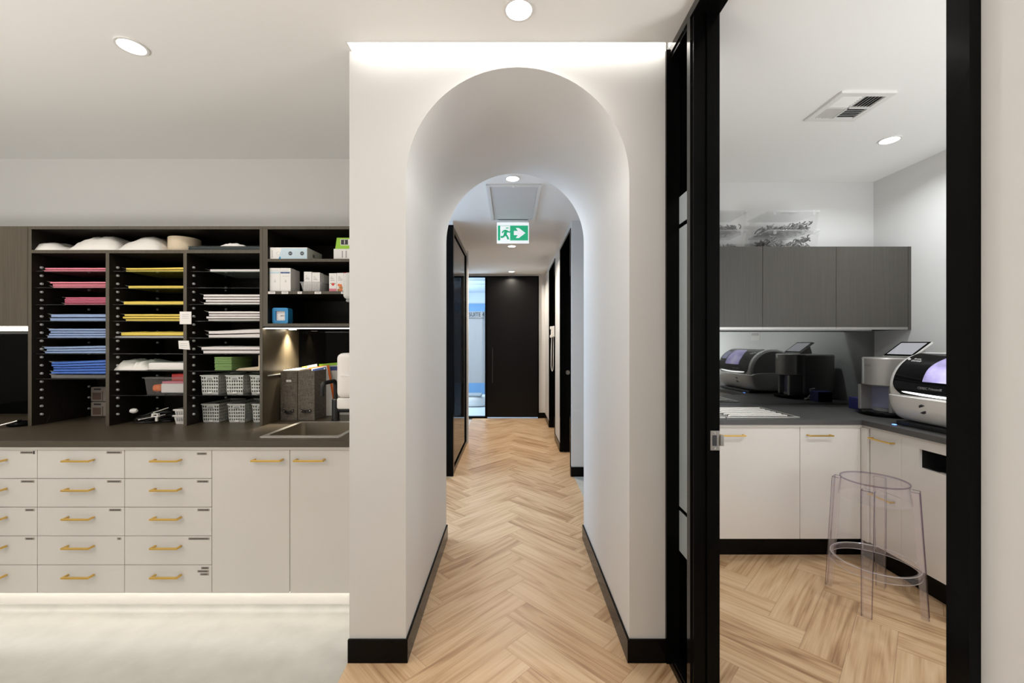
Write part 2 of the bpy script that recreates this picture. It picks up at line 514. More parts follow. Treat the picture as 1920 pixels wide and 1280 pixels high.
def vinyl_mat():
    m = mat('pale_vinyl', (0.62, 0.59, 0.53), 0.36)
    nt = m.node_tree; b = nt.nodes['Principled BSDF']; L = nt.links.new
    tc = nt.nodes.new('ShaderNodeTexCoord')
    n = nt.nodes.new('ShaderNodeTexNoise'); n.inputs['Scale'].default_value = 9; n.inputs['Detail'].default_value = 6
    r = ramp(nt, [(0.3, (0.43, 0.42, 0.378)), (0.7, (0.495, 0.482, 0.438))])
    L(tc.outputs['Object'], n.inputs['Vector']); L(n.outputs['Fac'], r.inputs['Fac']); L(r.outputs['Color'], b.inputs['Base Color'])
    bp = nt.nodes.new('ShaderNodeBump'); bp.inputs['Strength'].default_value = 0.035; bp.inputs['Distance'].default_value = 0.01
    n2 = nt.nodes.new('ShaderNodeTexNoise'); n2.inputs['Scale'].default_value = 25; n2.inputs['Detail'].default_value = 3
    L(tc.outputs['Object'], n2.inputs['Vector']); L(n2.outputs['Fac'], bp.inputs['Height']); L(bp.outputs['Normal'], b.inputs['Normal'])
    return m
M['vinyl'] = vinyl_mat()

def plank_mat():
    m = mat('timber_planks', (0.6, 0.4, 0.2), 0.38)
    nt = m.node_tree; b = nt.nodes['Principled BSDF']; L = nt.links.new
    N = nt.nodes.new
    uv = N('ShaderNodeUVMap'); uv.uv_map = 'plank'
    at_ = N('ShaderNodeAttribute'); at_.attribute_name = 'rnd'
    sep = N('ShaderNodeSeparateXYZ'); L(uv.outputs['UV'], sep.inputs[0])
    sc_ = N('ShaderNodeSeparateColor'); L(at_.outputs['Color'], sc_.inputs[0])
    cmb = N('ShaderNodeCombineXYZ')
    L(sep.outputs['X'], cmb.inputs['X']); L(sep.outputs['Y'], cmb.inputs['Y'])
    z = N('ShaderNodeMath'); z.operation = 'MULTIPLY'; z.inputs[1].default_value = 60; L(sc_.outputs['Red'], z.inputs[0]); L(z.outputs[0], cmb.inputs['Z'])
    # cathedral figure: bands across the plank, bent by slow noise
    mp1 = N('ShaderNodeMapping'); mp1.inputs['Scale'].default_value = (0.75, 7.5, 1); L(cmb.outputs[0], mp1.inputs['Vector'])
    n1 = N('ShaderNodeTexNoise'); n1.inputs['Scale'].default_value = 1.0; n1.inputs['Detail'].default_value = 2; L(mp1.outputs[0], n1.inputs['Vector'])
    mul = N('ShaderNodeMath'); mul.operation = 'MULTIPLY'; mul.inputs[1].default_value = 7; L(n1.outputs['Fac'], mul.inputs[0])
    fr = N('ShaderNodeMath'); fr.operation = 'PINGPONG'; fr.inputs[1].default_value = 0.5; L(mul.outputs[0], fr.inputs[0])
    # fine streaks
    mp2 = N('ShaderNodeMapping'); mp2.inputs['Scale'].default_value = (3.0, 110, 1); L(cmb.outputs[0], mp2.inputs['Vector'])
    n2 = N('ShaderNodeTexNoise'); n2.inputs['Scale'].default_value = 1.0; n2.inputs['Detail'].default_value = 5; n2.inputs['Roughness'].default_value = 0.6; L(mp2.outputs[0], n2.inputs['Vector'])
    mp3 = N('ShaderNodeMapping'); mp3.inputs['Scale'].default_value = (0.9, 8, 1); L(cmb.outputs[0], mp3.inputs['Vector'])
    n3 = N('ShaderNodeTexNoise'); n3.inputs['Scale'].default_value = 1.0; n3.inputs['Detail'].default_value = 3; L(mp3.outputs[0], n3.inputs['Vector'])
    # blend: 0.35*bands + 0.4*streak + 0.35*broad
    a1 = N('ShaderNodeMath'); a1.operation = 'MULTIPLY'; a1.inputs[1].default_value = 0.36; L(fr.outputs[0], a1.inputs[0])
    a2 = N('ShaderNodeMath'); a2.operation = 'MULTIPLY_ADD'; a2.inputs[1].default_value = 0.52; L(n2.outputs['Fac'], a2.inputs[0]); L(a1.outputs[0], a2.inputs[2])
    a3 = N('ShaderNodeMath'); a3.operation = 'MULTIPLY_ADD'; a3.inputs[1].default_value = 0.42; L(n3.outputs['Fac'], a3.inputs[0]); L(a2.outputs[0], a3.inputs[2])
    a4 = N('ShaderNodeMath'); a4.operation = 'MULTIPLY_ADD'; a4.inputs[1].default_value = 0.16; L(sc_.outputs['Green'], a4.inputs[0]); L(a3.outputs[0], a4.inputs[2])
    r = ramp(nt, [(0.38, (0.26, 0.135, 0.06)), (0.51, (0.43, 0.26, 0.135)), (0.63, (0.56, 0.365, 0.205)), (0.82, (0.66, 0.47, 0.29))])
    L(a4.outputs[0], r.inputs['Fac'])
    # groove at the plank edges
    ed = N('ShaderNodeMix'); ed.data_type = 'RGBA'
    L(sc_.outputs['Blue'], ed.inputs['Factor'])
    L(r.outputs['Color'], ed.inputs['A']); ed.inputs['B'].default_value = (0.16, 0.085, 0.04, 1)
    L(ed.outputs['Result'], b.inputs['Base Color'])
    return m
M['plank'] = plank_mat()
# ================================================================== THE SETTING
def struct(o, label=None):
    o['kind'] = 'structure'
    if label: o['label'] = label
    return o

# ---- herringbone floor: one mesh, every plank its own quad with a groove round it
def herringbone(name, x0, x1, y0, y1, wd=0.16, n=4, ox=-0.366, oy=0.0):
    bm = bmesh.new()
    uvl = bm.loops.layers.uv.new('plank')
    cl = bm.loops.layers.float_color.new('rnd')
    s2 = math.sqrt(0.5)
    def W(a, b): return Vector((ox + (a - b) * wd * s2, oy + (a + b) * wd * s2, 0))
    rng = random.Random(3)
    def plank(a, b, la, lb):
        c = W(a + la / 2, b + lb / 2)
        if not (x0 - 0.5 < c.x < x1 + 0.5 and y0 - 0.5 < c.y < y1 + 0.5): return
        g = 0.0011 / wd
        O = [(a, b), (a + la, b), (a + la, b + lb), (a, b + lb)]
        I = [(a + g, b + g), (a + la - g, b + g), (a + la - g, b + lb - g), (a + g, b + lb - g)]
        r1, r2 = rng.random(), rng.random()
        ov = [bm.verts.new(W(*p)) for p in O]; iv = [bm.verts.new(W(*p)) for p in I]
        def uv(p):
            u, v = (p[0] - a) * wd, (p[1] - b) * wd
            return (u, v) if la > lb else (v, u)
        f = bm.faces.new(iv)
        for lp, p in zip(f.loops, I):
            lp[uvl].uv = uv(p); lp[cl] = (r1, r2, 0, 1)
        for i in range(4):
            j = (i + 1) % 4
            f = bm.faces.new([ov[i], ov[j], iv[j], iv[i]])
            for lp, p in zip(f.loops, [O[i], O[j], I[j], I[i]]):
                lp[uvl].uv = uv(p); lp[cl] = (r1, r2, 0.55, 1)
    R = 75
    for y in range(-R, R):
        for m in range(-20, 20):
            x = y + 2 * n * m
            if -R < x < R: plank(x, y, n, 1)
    for x in range(-R, R):
        for m in range(-20, 20):
            y = x - (2 * n - 1) + 2 * n * m
            if -R < y < R: plank(x, y, 1, n)
    for co, no in (((x0, 0, 0), (-1, 0, 0)), ((x1, 0, 0), (1, 0, 0)), ((0, y0, 0), (0, -1, 0)), ((0, y1, 0), (0, 1, 0))):
        bmesh.ops.bisect_plane(bm, geom=bm.verts[:] + bm.edges[:] + bm.faces[:], plane_co=co, plane_no=no, clear_outer=True)
    for f in bm.faces:
        if f.normal.z < 0: f.normal_flip()
    me = bpy.data.meshes.new(name)
    bm.to_mesh(me); bm.free()
    me.materials.append(M['plank'])
    o = bpy.data.objects.new(name, me)
    COL.objects.link(o)
    return struct(o)

herringbone('floor', -0.72, 3.05, -2.55, 7.83)
m = MB(); m.box(-4.3, 3.1, -2.7, 10.9, -0.12, -0.02)
struct(m.build('floor_slab', M['carcass']))
m = MB(); m.box(-0.72, 3.05, -2.55, 7.83, -0.019, -0.003)
struct(m.build('floor_underlay', M['ink']))
# pale vinyl of the left bay, coved up the plinth
m = MB(); m.box(-4.2, -0.7205, -2.55, 2.93, -0.019, 0.0)
struct(m.build('floor_vinyl', M['vinyl']))
m = MB()
cv = [(2.168 + 0.03 * math.sin(a), 0.0305 - 0.03 * math.cos(a)) for a in [i * PI / 2 / 8 for i in range(9)]]
m.prism(cv + [(2.2015, 0.0305), (2.2015, 0.0)], 'X', -4.2, -0.7205)
struct(m.build('trim_12', M['vinyl'], smooth=True))
m = MB(); m.box(0.665, 0.795, 3.02, 4.385, -0.002, 0.002); m.box(0.795, 2.2, 3.455, 4.385, -0.002, 0.002); m.box(-2.8, -0.75, 3.02, 4.385, -0.002, 0.002)
struct(m.build('floor_cross_passage', M['vinyl']))
m = MB(); m.box(-4.2, 2.0, 7.835, 10.8, -0.019, 0.0)
struct(m.build('floor_suite', M['suite_floor']))

# ---- ceiling with the light slot in front of the arch wall
SX0, SX1, SY0, SY1 = -0.705, 0.70, 1.789, 1.84
m = MB()
m.box(-4.3, SX0 - 0.006, -2.7, 3.0, CEIL, CEIL + 0.1); m.box(SX1 + 0.006, 3.1, -2.7, 3.0, CEIL, CEIL + 0.1)
m.box(SX0 - 0.006, SX1 + 0.006, -2.7, SY0 - 0.006, CEIL, CEIL + 0.1)
m.box(-4.3, 3.1, 3.0, 7.9, CEIL, CEIL + 0.1)
m.box(SX0 - 0.006, SX1 + 0.006, SY1 + 0.006, 3.0, CEIL + 0.086, CEIL + 0.1)
struct(m.build('ceiling', M['ceil']))
m = MB(); m.box(-4.3, 2.1, 7.9, 10.9, CEIL, CEIL + 0.1)
for y in (8.5, 9.1): m.box(-2.0, 1.0, y, y + 0.04, CEIL - 0.012, CEIL)
struct(m.build('ceiling_suite', M['suite_wall']))
m = MB(); m.box(SX0, SX1, SY0 - 0.002, SY1 + 0.01, CEIL + 0.078, CEIL + 0.085)
m.box(SX0 - 0.006, SX0, SY0, SY1 + 0.003, CEIL - 0.002, CEIL + 0.08); m.box(SX1, SX1 + 0.006, SY0, SY1 + 0.003, CEIL - 0.002, CEIL + 0.08)
m.box(SX0 - 0.006, SX1, SY0 - 0.006, SY0, CEIL - 0.003, CEIL + 0.08)
struct(m.build('trim_1', M['white_trim']))
o = MB().box(SX0 + 0.01, SX1 - 0.01, SY0 + 0.002, SY0 + 0.010, CEIL + 0.045, CEIL + 0.060).build('led_strip', M['led_slot'])
tag(o, 'white light strip glowing in the ceiling slot above the arch', 'light strip')

# ---- arch wall block with the barrel-vaulted passage
AY0, AY1 = 1.844, 3.0
AX0, AX1 = -0.466, 0.525
BX0, BX1 = -0.716, 0.686
AC, AR = (AX0 + AX1) / 2, (AX1 - AX0) / 2
ZS = 2.632 - AR
m = MB()
N = 40
arc = [(AC - AR * math.cos(PI * i / N), ZS + AR * math.sin(PI * i / N)) for i in range(N + 1)]
ztop = CEIL + 0.085
for Y, fl in ((AY0, 1), (AY1, -1)):
    m.poly([(BX0, Y, 0), (AX0, Y, 0), (AX0, Y, ZS), (AX0, Y, ztop), (BX0, Y, ztop)][::fl])
    m.poly([(AX1, Y, 0), (BX1, Y, 0), (BX1, Y, ztop), (AX1, Y, ztop), (AX1, Y, ZS)][::fl])
    for a, b in zip(arc, arc[1:]):
        m.poly([(a[0], Y, a[1]), (b[0], Y, b[1]), (b[0], Y, ztop), (a[0], Y, ztop)][::fl])
for a, b in zip(arc, arc[1:]):
    m.poly([(a[0], AY0, a[1]), (a[0], AY1, a[1]), (b[0], AY1, b[1]), (b[0], AY0, b[1])])
m.poly([(AX0, AY0, 0), (AX0, AY1, 0), (AX0, AY1, ZS), (AX0, AY0, ZS)])
m.poly([(AX1, AY1, 0), (AX1, AY0, 0), (AX1, AY0, ZS), (AX1, AY1, ZS)])
m.poly([(BX0, AY0, 0), (BX0, AY0, ztop), (BX0, AY1, ztop), (BX0, AY1, 0)])
m.poly([(BX1, AY0, 0), (BX1, AY1, 0), (BX1, AY1, ztop), (BX1, AY0, ztop)])
m.poly([(BX0, AY0, ztop), (BX1, AY0, ztop), (BX1, AY1, ztop), (BX0, AY1, ztop)])
struct(m.build('wall_arch', M['wall'], smooth=True, ang=30))

def skirt(name, x0, x1, y0, y1, h=0.102):
    return struct(MB().rbox(x0, x1, y0, y1, 0.0, h, 0.0015).build(name, M['kick']))
skirt('baseboard_front_left', BX0 - 0.004, AX0 + 0.003, AY0 - 0.012, AY0 - 0.0005)
skirt('baseboard_front_right', AX1 - 0.003, BX1 + 0.002, AY0 - 0.012, AY0 - 0.0005)
skirt('baseboard_passage_left', AX0 + 0.0005, AX0 + 0.011, AY0 - 0.012, AY1)
skirt('baseboard_passage_right', AX1 - 0.011, AX1 - 0.0005, AY0 - 0.012, AY1)

def wall(name, x0, x1, y0, y1, z0=0.0, z1=CEIL, mt='wall'):
    return struct(MB().box(x0, x1, y0, y1, z0, z1).build(name, M[mt]))
# front room and left bay
wall('wall_left', -4.3, -4.2, -2.6, 3.03)
wall('wall_back', -4.2, 0.83, -2.65, -2.55)
wall('wall_left_bay', -4.2, BX0 - 0.002, 2.93, 3.0)
wall('wall_right', 0.72, 0.82, -2.55, 0.637)
# corridor
wall('wall_corridor_left', -2.8, -0.70, 4.42, 4.54)          # end of the cross passage, left
wall('wall_corridor_left_far', -0.70, -0.60, 5.83, 5.90)
wall('wall_corridor_side', -1.5, -1.4, 4.54, 7.83)
wall('wall_passage_end', -2.9, -2.8, 3.0, 4.6)
wall('wall_passage_right_end', 2.2, 2.3, 3.455, 4.5)
wall('wall_corridor_stub', 0.643, 2.2, 4.40, 4.45)
wall('wall_corridor_right', 0.643, 0.78, 5.42, 6.04)
wall('wall_corridor_right_far', 0.643, 0.78, 6.98, 7.83)
wall('wall_corridor_lintel', 0.643, 0.78, 4.45, 5.42, 2.64)
wall('wall_corridor_lintel_far', 0.643, 0.78, 6.04, 6.98, 2.64)
wall('wall_side_room', 1.9, 2.0, 4.45, 7.83)
wall('wall_far', 0.524, 0.643, 7.83, 7.90)
wall('wall_far_left', -1.5, -1.16, 7.83, 7.90)
wall('wall_far_top', -1.16, 0.524, 7.83, 7.90, 2.668)
wall('wall_passage_left_bay', -2.8, BX0, 3.0, 3.02)
# suite beyond the far glass
wall('wall_suite_back', -4.2, 2.0, 10.7, 10.8, 0, CEIL, 'suite_wall')
wall('wall_suite_left', -4.3, -4.2, 7.9, 10.8, 0, CEIL, 'suite_wall')
wall('wall_suite_right', 1.9, 2.0, 7.9, 10.8, 0, CEIL, 'suite_wall')
o = wall('wall_suite_panel', -3.0, 0.2, 10.66, 10.70, 1.99, 2.42, 'suite_blue')
# right room
wall('wall_room_back', 0.9, 3.02, 3.346, 3.45)
wall('wall_room_right', 2.916, 3.02, 0.1, 3.346)
wall('wall_room_left', 0.80, 0.90, 1.846, 3.45)
wall('wall_room_near', 0.82, 2.916, 0.1, 0.2)

skirt('baseboard_corridor_stub', 0.632, 0.90, 4.388, 4.3995)
skirt('baseboard_corridor_stub_side', 0.632, 0.6425, 4.3995, 4.45)
skirt('baseboard_corridor_right', 0.632, 0.6425, 5.42, 6.04)
skirt('baseboard_corridor_far', 0.524, 0.6425, 7.818, 7.8295)
skirt('baseboard_corridor_right_far', 0.632, 0.6425, 6.98, 7.8295)

# ---- black framed doorway and sidelight of the right room (plane X = 0.70)
m = MB()
m.box(0.70, 0.80, 1.594, 1.612, 0, 2.70)             # reveal of the far jamb
m.box(0.748, 0.758, 1.585, 1.594, 0, 2.69)           # door stop
m.box(0.70, 0.712, 1.612, 1.640, 0, 2.70)            # face of the stile
m.box(0.712, 0.80, 1.612, 1.640, 0, 2.70)
m.box(0.70, 0.80, 0.671, 1.594, 2.672, 2.703)        # head over the opening
m.box(0.702, 0.82, 0.637, 0.671, 0, 2.703)           # near jamb
dj = struct(m.build('door_1', M['black']))
m = MB(); m.rbox(0.762, 0.797, 1.589, 1.594, 1.0, 1.075, 0.001)
m.rbox(0.797, 0.812, 1.583, 1.596, 1.018, 1.058, 0.002)
sp = m.build('strike_plate', M['steel_dark'], dj); sp['label'] = 'satin steel strike plate'
MB().box(0.770, 0.786, 1.5875, 1.5890, 1.018, 1.058).build('latch_hole', M['ink'], sp)
mm = MB()
for z in (1.008, 1.067): mm.cyl((0.779, 1.5888, z), (0.779, 1.5875, z), 0.004, n=10)
mm.build('screw', M['chrome'], sp)

m = MB()
m.box(0.684, 0.80, 1.828, 1.8435, 0, 2.70)           # wall stile
m.box(0.70, 0.80, 1.64, 1.828, 2.655, 2.70)          # head
m.box(0.695, 0.80, 1.64, 1.828, 0.0, 0.03)           # bottom track
m.box(0.695, 0.699, 1.25, 1.64, 0.0, 0.018)
m.box(0.70, 0.715, 1.64, 1.828, 0.03, 0.045)
m.box(0.776, 0.80, 1.64, 1.828, 0.03, 0.06)
sl = struct(m.build('window_1', M['black']))
MB().box(0.742, 0.750, 1.64, 1.828, 0.03, 2.655).build('window_glass', M['dark_glass'], sl)
m = MB()
for z0, z1 in ((0.50, 0.675), (0.695, 1.912), (1.932, 2.05)): m.box(0.7395, 0.7415, 1.64, 1.828, z0, z1)
fr = m.build('frosted_film', M['frost'], sl); fr['label'] = 'white frosted film bands on the glass'
m = MB().box(0.694, 0.70, 0.30, 1.86, 2.672, 2.704); struct(m.build('trim_2', M['black_gloss']))
m = MB().box(0.694, 0.70, 1.612, 1.640, 0.0, 2.672); struct(m.build('trim_3', M['black_gloss']))

# ---- corridor left: black framed glass partition
m = MB()
GX = -0.615
m.box(-0.69, GX + 0.005, 4.40, 4.45, 0, 2.66)
m.box(GX - 0.03, GX, 4.45, 4.52, 0, 2.66)
m.box(GX - 0.03, GX, 5.72, 5.80, 0, 2.66)
m.box(GX - 0.03, GX, 4.52, 5.72, 2.60, 2.66)
m.box(GX - 0.03, GX, 4.52, 5.72, 0, 0.06)
lw_ = struct(m.build('window_2', M['black']))
MB().box(GX - 0.018, GX - 0.012, 4.52, 5.72, 0.06, 2.60).build('window_glass', M['dark_glass'], lw_)
wall('wall_corridor_left_top', -0.69, GX, 4.40, 5.83, 2.66, CEIL)
# dark room behind the partition
wall('wall_partition_back', -1.40, -1.38, 4.54, 5.83, 0, CEIL, 'lam_shade')

# ---- corridor right: two black door frames with black doors inside
for k, (ya, yb, lock) in enumerate(((4.452, 5.418, True), (6.042, 6.978, False))):
    m = MB()
    m.box(0.635, 0.79, yb - 0.03, yb, 0.003, 2.64)
    m.box(0.635, 0.79, ya, ya + 0.03, 0.003, 2.64)
    m.box(0.635, 0.79, ya + 0.03, yb - 0.03, 2.61, 2.64)
    m.box(0.70, 0.712, yb - 0.042, yb - 0.03, 0.003, 2.61)
    d = struct(m.build('door_%d' % (k + 2), M['black']))
    m = MB().rbox(0.79, 1.70, yb - 0.045, yb - 0.005, 0.012, 2.60, 0.002)
    m.build('door_leaf', M['door_black'], d)
    if lock:
        m = MB().cyl((0.735, yb - 0.0305, 1.03), (0.735, yb - 0.042, 1.03), 0.028, n=20)
        m.cyl((0.735, yb - 0.0305, 1.03), (0.735, yb - 0.045, 1.03), 0.012, n=12)
        m.build('lock', M['steel_dark'], d)

# ---- far end: black sliding door and sidelight with lettering
m = MB()
m.box(-1.16, 0.524, 7.80, 7.88, 2.645, 2.668)
m.box(-0.485, -0.445, 7.80, 7.88, 0.0, 2.645)
m.box(-1.16, -1.12, 7.80, 7.88, 0.0, 2.645)
m.box(0.507, 0.524, 7.80, 7.88, 0.0, 2.645)
m.box(-1.12, -0.485, 7.80, 7.88, 0.0, 0.035)
far = struct(m.build('door_4', M['black']))
leaf = MB().rbox(-0.445, 0.507, 7.815, 7.86, 0.018, 2.645, 0.002).build('door_leaf', M['door_black'], far)
m = MB()
for z in (0.70, 1.28): m.cyl((-0.345, 7.815, z), (-0.345, 7.775, z), 0.008, n=10)
m.cyl((-0.345, 7.775, 0.66), (-0.345, 7.775, 1.32), 0.011, n=12)
m.build('pull_handle', M['black_matt'], leaf, smooth=True)
gl = MB().box(-1.12, -0.485, 7.838, 7.846, 0.035, 2.645).build('window_glass', M['glass'], far)
m = MB().box(-1.12, -0.485, 7.833, 7.8375, 0.66, 2.005)
f2 = clear_mat('suite_frost', (0.55, 0.58, 0.60), (0.55, 0.58, 0.60), haze=(0.80, 0.84, 0.87), hazef=0.62, rough=0.5)
m.build('frosted_film', f2, far)['label'] = 'pale frosted film on the lower glass'
o = text('SUITE 4', 0.112, M['ink'], far, (-0.497, 7.829, 1.945), FACE_CAM, align='RIGHT', depth=0.001, spacing=1.0)
o.scale.x = 0.80
m = MB()
rr = random.Random(5)
x = -0.86
while x < -0.51:
    wd = rr.uniform(0.006, 0.014)
    m.box(x, x + wd, 7.829, 7.832, 1.872, 1.889)
    x += wd + 0.005
m.build('small_lettering', M['ink_grey'], far)

# things seen in the suite through the far glass
t = thing('treatment_chair_base', 'pale rounded floor base of a chair seen through the glass beside the far black door', 'chair base', (-0.85, 9.4, 0))
m = MB()
prof = [(0.0, 0.012), (0.36, 0.012), (0.40, 0.05), (0.40, 0.12), (0.37, 0.20), (0.32, 0.235), (0.0, 0.24)]
mb = MB(); mb.lathe(prof, (0, 0, 0), 40, close=False)
for v in mb.bm.verts: v.co = Vector((v.co.x * 1.0 - 0.85, v.co.y * 0.7 + 9.4, v.co.z))
mb.build('base', M['white_plastic'], t, smooth=True)
m = MB().rbox(-1.0, -0.66, 9.15, 9.65, 0.235, 0.262, 0.012).build('cover_plate', M['mill_side'], t)
t = thing('low_cabinet', 'low blue-grey cabinet at the back of the suite behind the far glass', 'cabinet', (-0.9, 10.45, 0))
MB().rbox(-1.6, -0.2, 10.25, 10.65, 0.02, 0.80, 0.004).build('body', M['suite_wall'], t)
for x in (-1.12, -0.64): MB().rbox(x + 0.004, x + 0.472, 10.235, 10.25, 0.06, 0.48, 0.002).build('door', M['suite_blue'], t)
MB().rbox(-1.62, -0.18, 10.22, 10.65, 0.80, 0.83, 0.003).build('cabinet_top', M['white_plastic'], t)

# ---- ceiling hatch, exit sign
t = thing('ceiling_hatch', 'white framed access hatch in the corridor ceiling in front of the exit sign', 'access hatch', (0.02, 3.87, CEIL))
def rect(x0, x1, y0, y1): return [(x0, y0), (x1, y0), (x1, y1), (x0, y1)]
m = MB().ring(rect(-0.205, 0.25, 3.385, 4.36), rect(-0.175, 0.22, 3.415, 4.33), 'Z', CEIL - 0.014, CEIL - 0.0005)
m.build('hatch_frame', M['white_trim'], t)
MB().box(-0.17, 0.215, 3.42, 4.325, CEIL - 0.008, CEIL - 0.0005).build('hatch_panel', M['hatch'], t)
MB().cyl((0.022, 3.40, CEIL - 0.014), (0.022, 3.40, CEIL - 0.022), 0.010, n=14).build('catch', M['white_trim'], t)

EX, EY = 0.021, 4.36
t = thing('exit_sign', 'green and white running-man exit sign with right arrow hanging from corridor ceiling', 'exit sign', (EX, EY, CEIL))
zt = CEIL
MB().rbox(EX - 0.16, EX + 0.16, EY - 0.03, EY + 0.03, zt - 0.035, zt - 0.0005, 0.003).build('housing', M['white_trim'], t)
m = MB().rbox(EX - 0.168, EX + 0.168, EY - 0.008, EY + 0.008, zt - 0.252, zt - 0.035, 0.002)
pl = m.build('light_panel', M['exit_white'], t)
y0 = EY - 0.0088
MB().box(EX - 0.158, EX + 0.158, y0, EY - 0.008, zt - 0.222, zt - 0.066).build('green_face', M['exit_green'], t)
y1 = EY - 0.0096
zc = zt - 0.144
m = MB().box(EX - 0.132, EX - 0.030, y1, y0, zc - 0.078, zc + 0.074)
m.build('door_symbol', M['exit_white'], t)
m = MB()
ar = [(0.010, -0.022), (0.052, -0.022), (0.030, -0.052), (0.062, -0.052), (0.130, 0.0), (0.062, 0.052), (0.030, 0.052), (0.052, 0.022), (0.010, 0.022)]
m.prism([(EX + a, zc + b) for a, b in ar], 'Y', y1, y0)
m.build('arrow', M['exit_white'], t)
y2 = EY - 0.0104
m = MB()
def limb(pts, r):
    for (a, b), (c, d) in zip(pts, pts[1:]):
        dx, dz = c - a, d - b
        L_ = math.hypot(dx, dz); nx, nz_ = -dz / L_ * r, dx / L_ * r
        m.prism([(EX + a + nx, zc + b + nz_), (EX + a - nx, zc + b - nz_), (EX + c - nx, zc + d - nz_), (EX + c + nx, zc + d + nz_)], 'Y', y2, y1)
limb([(-0.070, 0.030), (-0.082, -0.016)], 0.016)
limb([(-0.082, -0.014), (-0.058, -0.036), (-0.048, -0.068)], 0.0105)
limb([(-0.084, -0.012), (-0.098, -0.040), (-0.128, -0.042)], 0.0105)
limb([(-0.070, 0.026), (-0.044, 0.008), (-0.028, 0.014)], 0.008)
limb([(-0.072, 0.026), (-0.100, 0.022), (-0.112, 0.000)], 0.008)
m.cyl((EX - 0.060, y2, zc + 0.046), (EX - 0.060, y1, zc + 0.050), 0.016, n=18)
m.build('running_figure', M['exit_green'], t)

# ---- intercom handset on the corridor wall
t = thing('intercom_handset', 'white wall intercom handset with looped cord beside the far right door frame', 'intercom', (0.60, 6.09, 1.50))
MB().rbox(0.612, 0.642, 6.055, 6.125, 1.50, 1.66, 0.006).build('wall_base', M['white_plastic'], t)
m = MB().rbox(0.585, 0.612, 6.065, 6.115, 1.49, 1.655, 0.008)
m.rbox(0.572, 0.60, 6.062, 6.118, 1.61, 1.655, 0.008); m.rbox(0.572, 0.60, 6.062, 6.118, 1.49, 1.53, 0.008)
m.build('handset', M['white_plastic'], t)
pts = [(0.600, 6.08, 1.49)] + [(0.603 + 0.016 * math.cos(a) - 0.0, 6.09, 1.02 + 0.02 * math.sin(a)) for a in [PI - i * PI / 8 * -1 for i in range(9)]] + [(0.622, 6.10, 1.50)]
pts = [(0.596, 6.085, 1.50), (0.590, 6.085, 1.30), (0.588, 6.085, 1.08), (0.594, 6.09, 1.02), (0.604, 6.09, 1.0), (0.615, 6.095, 1.02), (0.620, 6.095, 1.08), (0.622, 6.10, 1.30), (0.624, 6.10, 1.51)]
MB().tube(pts, 0.006, 8).build('cord', M['white_plastic'], t, smooth=True)

# ---- downlights (the real lamp sits in each fitting)
def downlight(x, y, label, power, color=WHITE, r=0.05, z=CEIL):
    t = thing('downlight', label, 'downlight', (x, y, z), 'recessed ceiling downlights')
    a = [(x + (r + 0.009) * math.cos(2 * PI * i / 32), y + (r + 0.009) * math.sin(2 * PI * i / 32)) for i in range(32)]
    b = [(x + r * math.cos(2 * PI * i / 32), y + r * math.sin(2 * PI * i / 32)) for i in range(32)]
    MB().ring(a, b, 'Z', z - 0.006, z - 0.0003).build('trim_ring', M['white_trim'], t)
    MB().cyl((x, y, z - 0.003), (x, y, z - 0.0003), r, n=32).build('lens', M['lens'], t)
    l = area_light('downlight_lamp', (0, 0, -0.0075), (0, 0, 0), 2 * r, 2 * r, power, color, 'DISK', spread=math.radians(150))
    l.parent = t
    return t
P0 = 4.2
downlight(-1.653, 1.813, 'glowing downlight in the ceiling over the left cabinets', P0)
downlight(0.031, 1.614, 'glowing downlight in front of the ceiling slot above the arch', 4)
downlight(0.013, 3.27, 'glowing downlight just beyond the arched passage', 7)
downlight(0.012, 5.55, 'glowing downlight below the exit sign in the corridor ceiling', 28, WARM)
downlight(0.010, 7.52, 'glowing downlight in front of the far black door', 22, WARM)
downlight(2.412, 2.65, 'glowing downlight by the vent in the right room', 7.4, NEUT)
# unseen fittings like these, put behind and beside the camera for their light
for i, (x, y) in enumerate(((-1.653, -0.2), (0.0, -0.6), (-3.3, 1.81), (-3.3, -0.2), (-1.65, -1.8), (-3.3, -1.8))):
    downlight(x, y, 'unseen downlight in the ceiling behind the camera', 1.8 if x == 0.0 else P0)
downlight(1.55, 1.20, 'unseen downlight in the right room behind the door head', 7.4, NEUT)
downlight(2.412, 1.20, 'unseen downlight in the right room near wall corner', 7.4, NEUT)

# ---- ceiling vent of the right room
VX0, VX1, VY0, VY1 = 1.700, 1.985, 2.136, 2.411
t = thing('ceiling_vent', 'square white four-way air vent in the right room ceiling', 'vent', (1.84, 2.27, CEIL))
MB().ring(rect(VX0, VX1, VY0, VY1), rect(VX0 + 0.03, VX1 - 0.03, VY0 + 0.03, VY1 - 0.03), 'Z', CEIL - 0.012, CEIL - 0.0005).build('vent_frame', M['white_trim'], t)
cx, cy = (VX0 + VX1) / 2, (VY0 + VY1) / 2
m = MB().box(cx - 0.005, cx + 0.005, VY0 + 0.03, VY1 - 0.03, CEIL - 0.012, CEIL - 0.001)
m.box(VX0 + 0.03, VX1 - 0.03, cy - 0.005, cy + 0.005, CEIL - 0.012, CEIL - 0.001)
m.build('vent_cross', M['white_trim'], t)
MB().box(VX0 + 0.028, VX1 - 0.028, VY0 + 0.028, VY1 - 0.028, CEIL - 0.0035, CEIL - 0.0006).build('vent_backing', M['ink'], t)
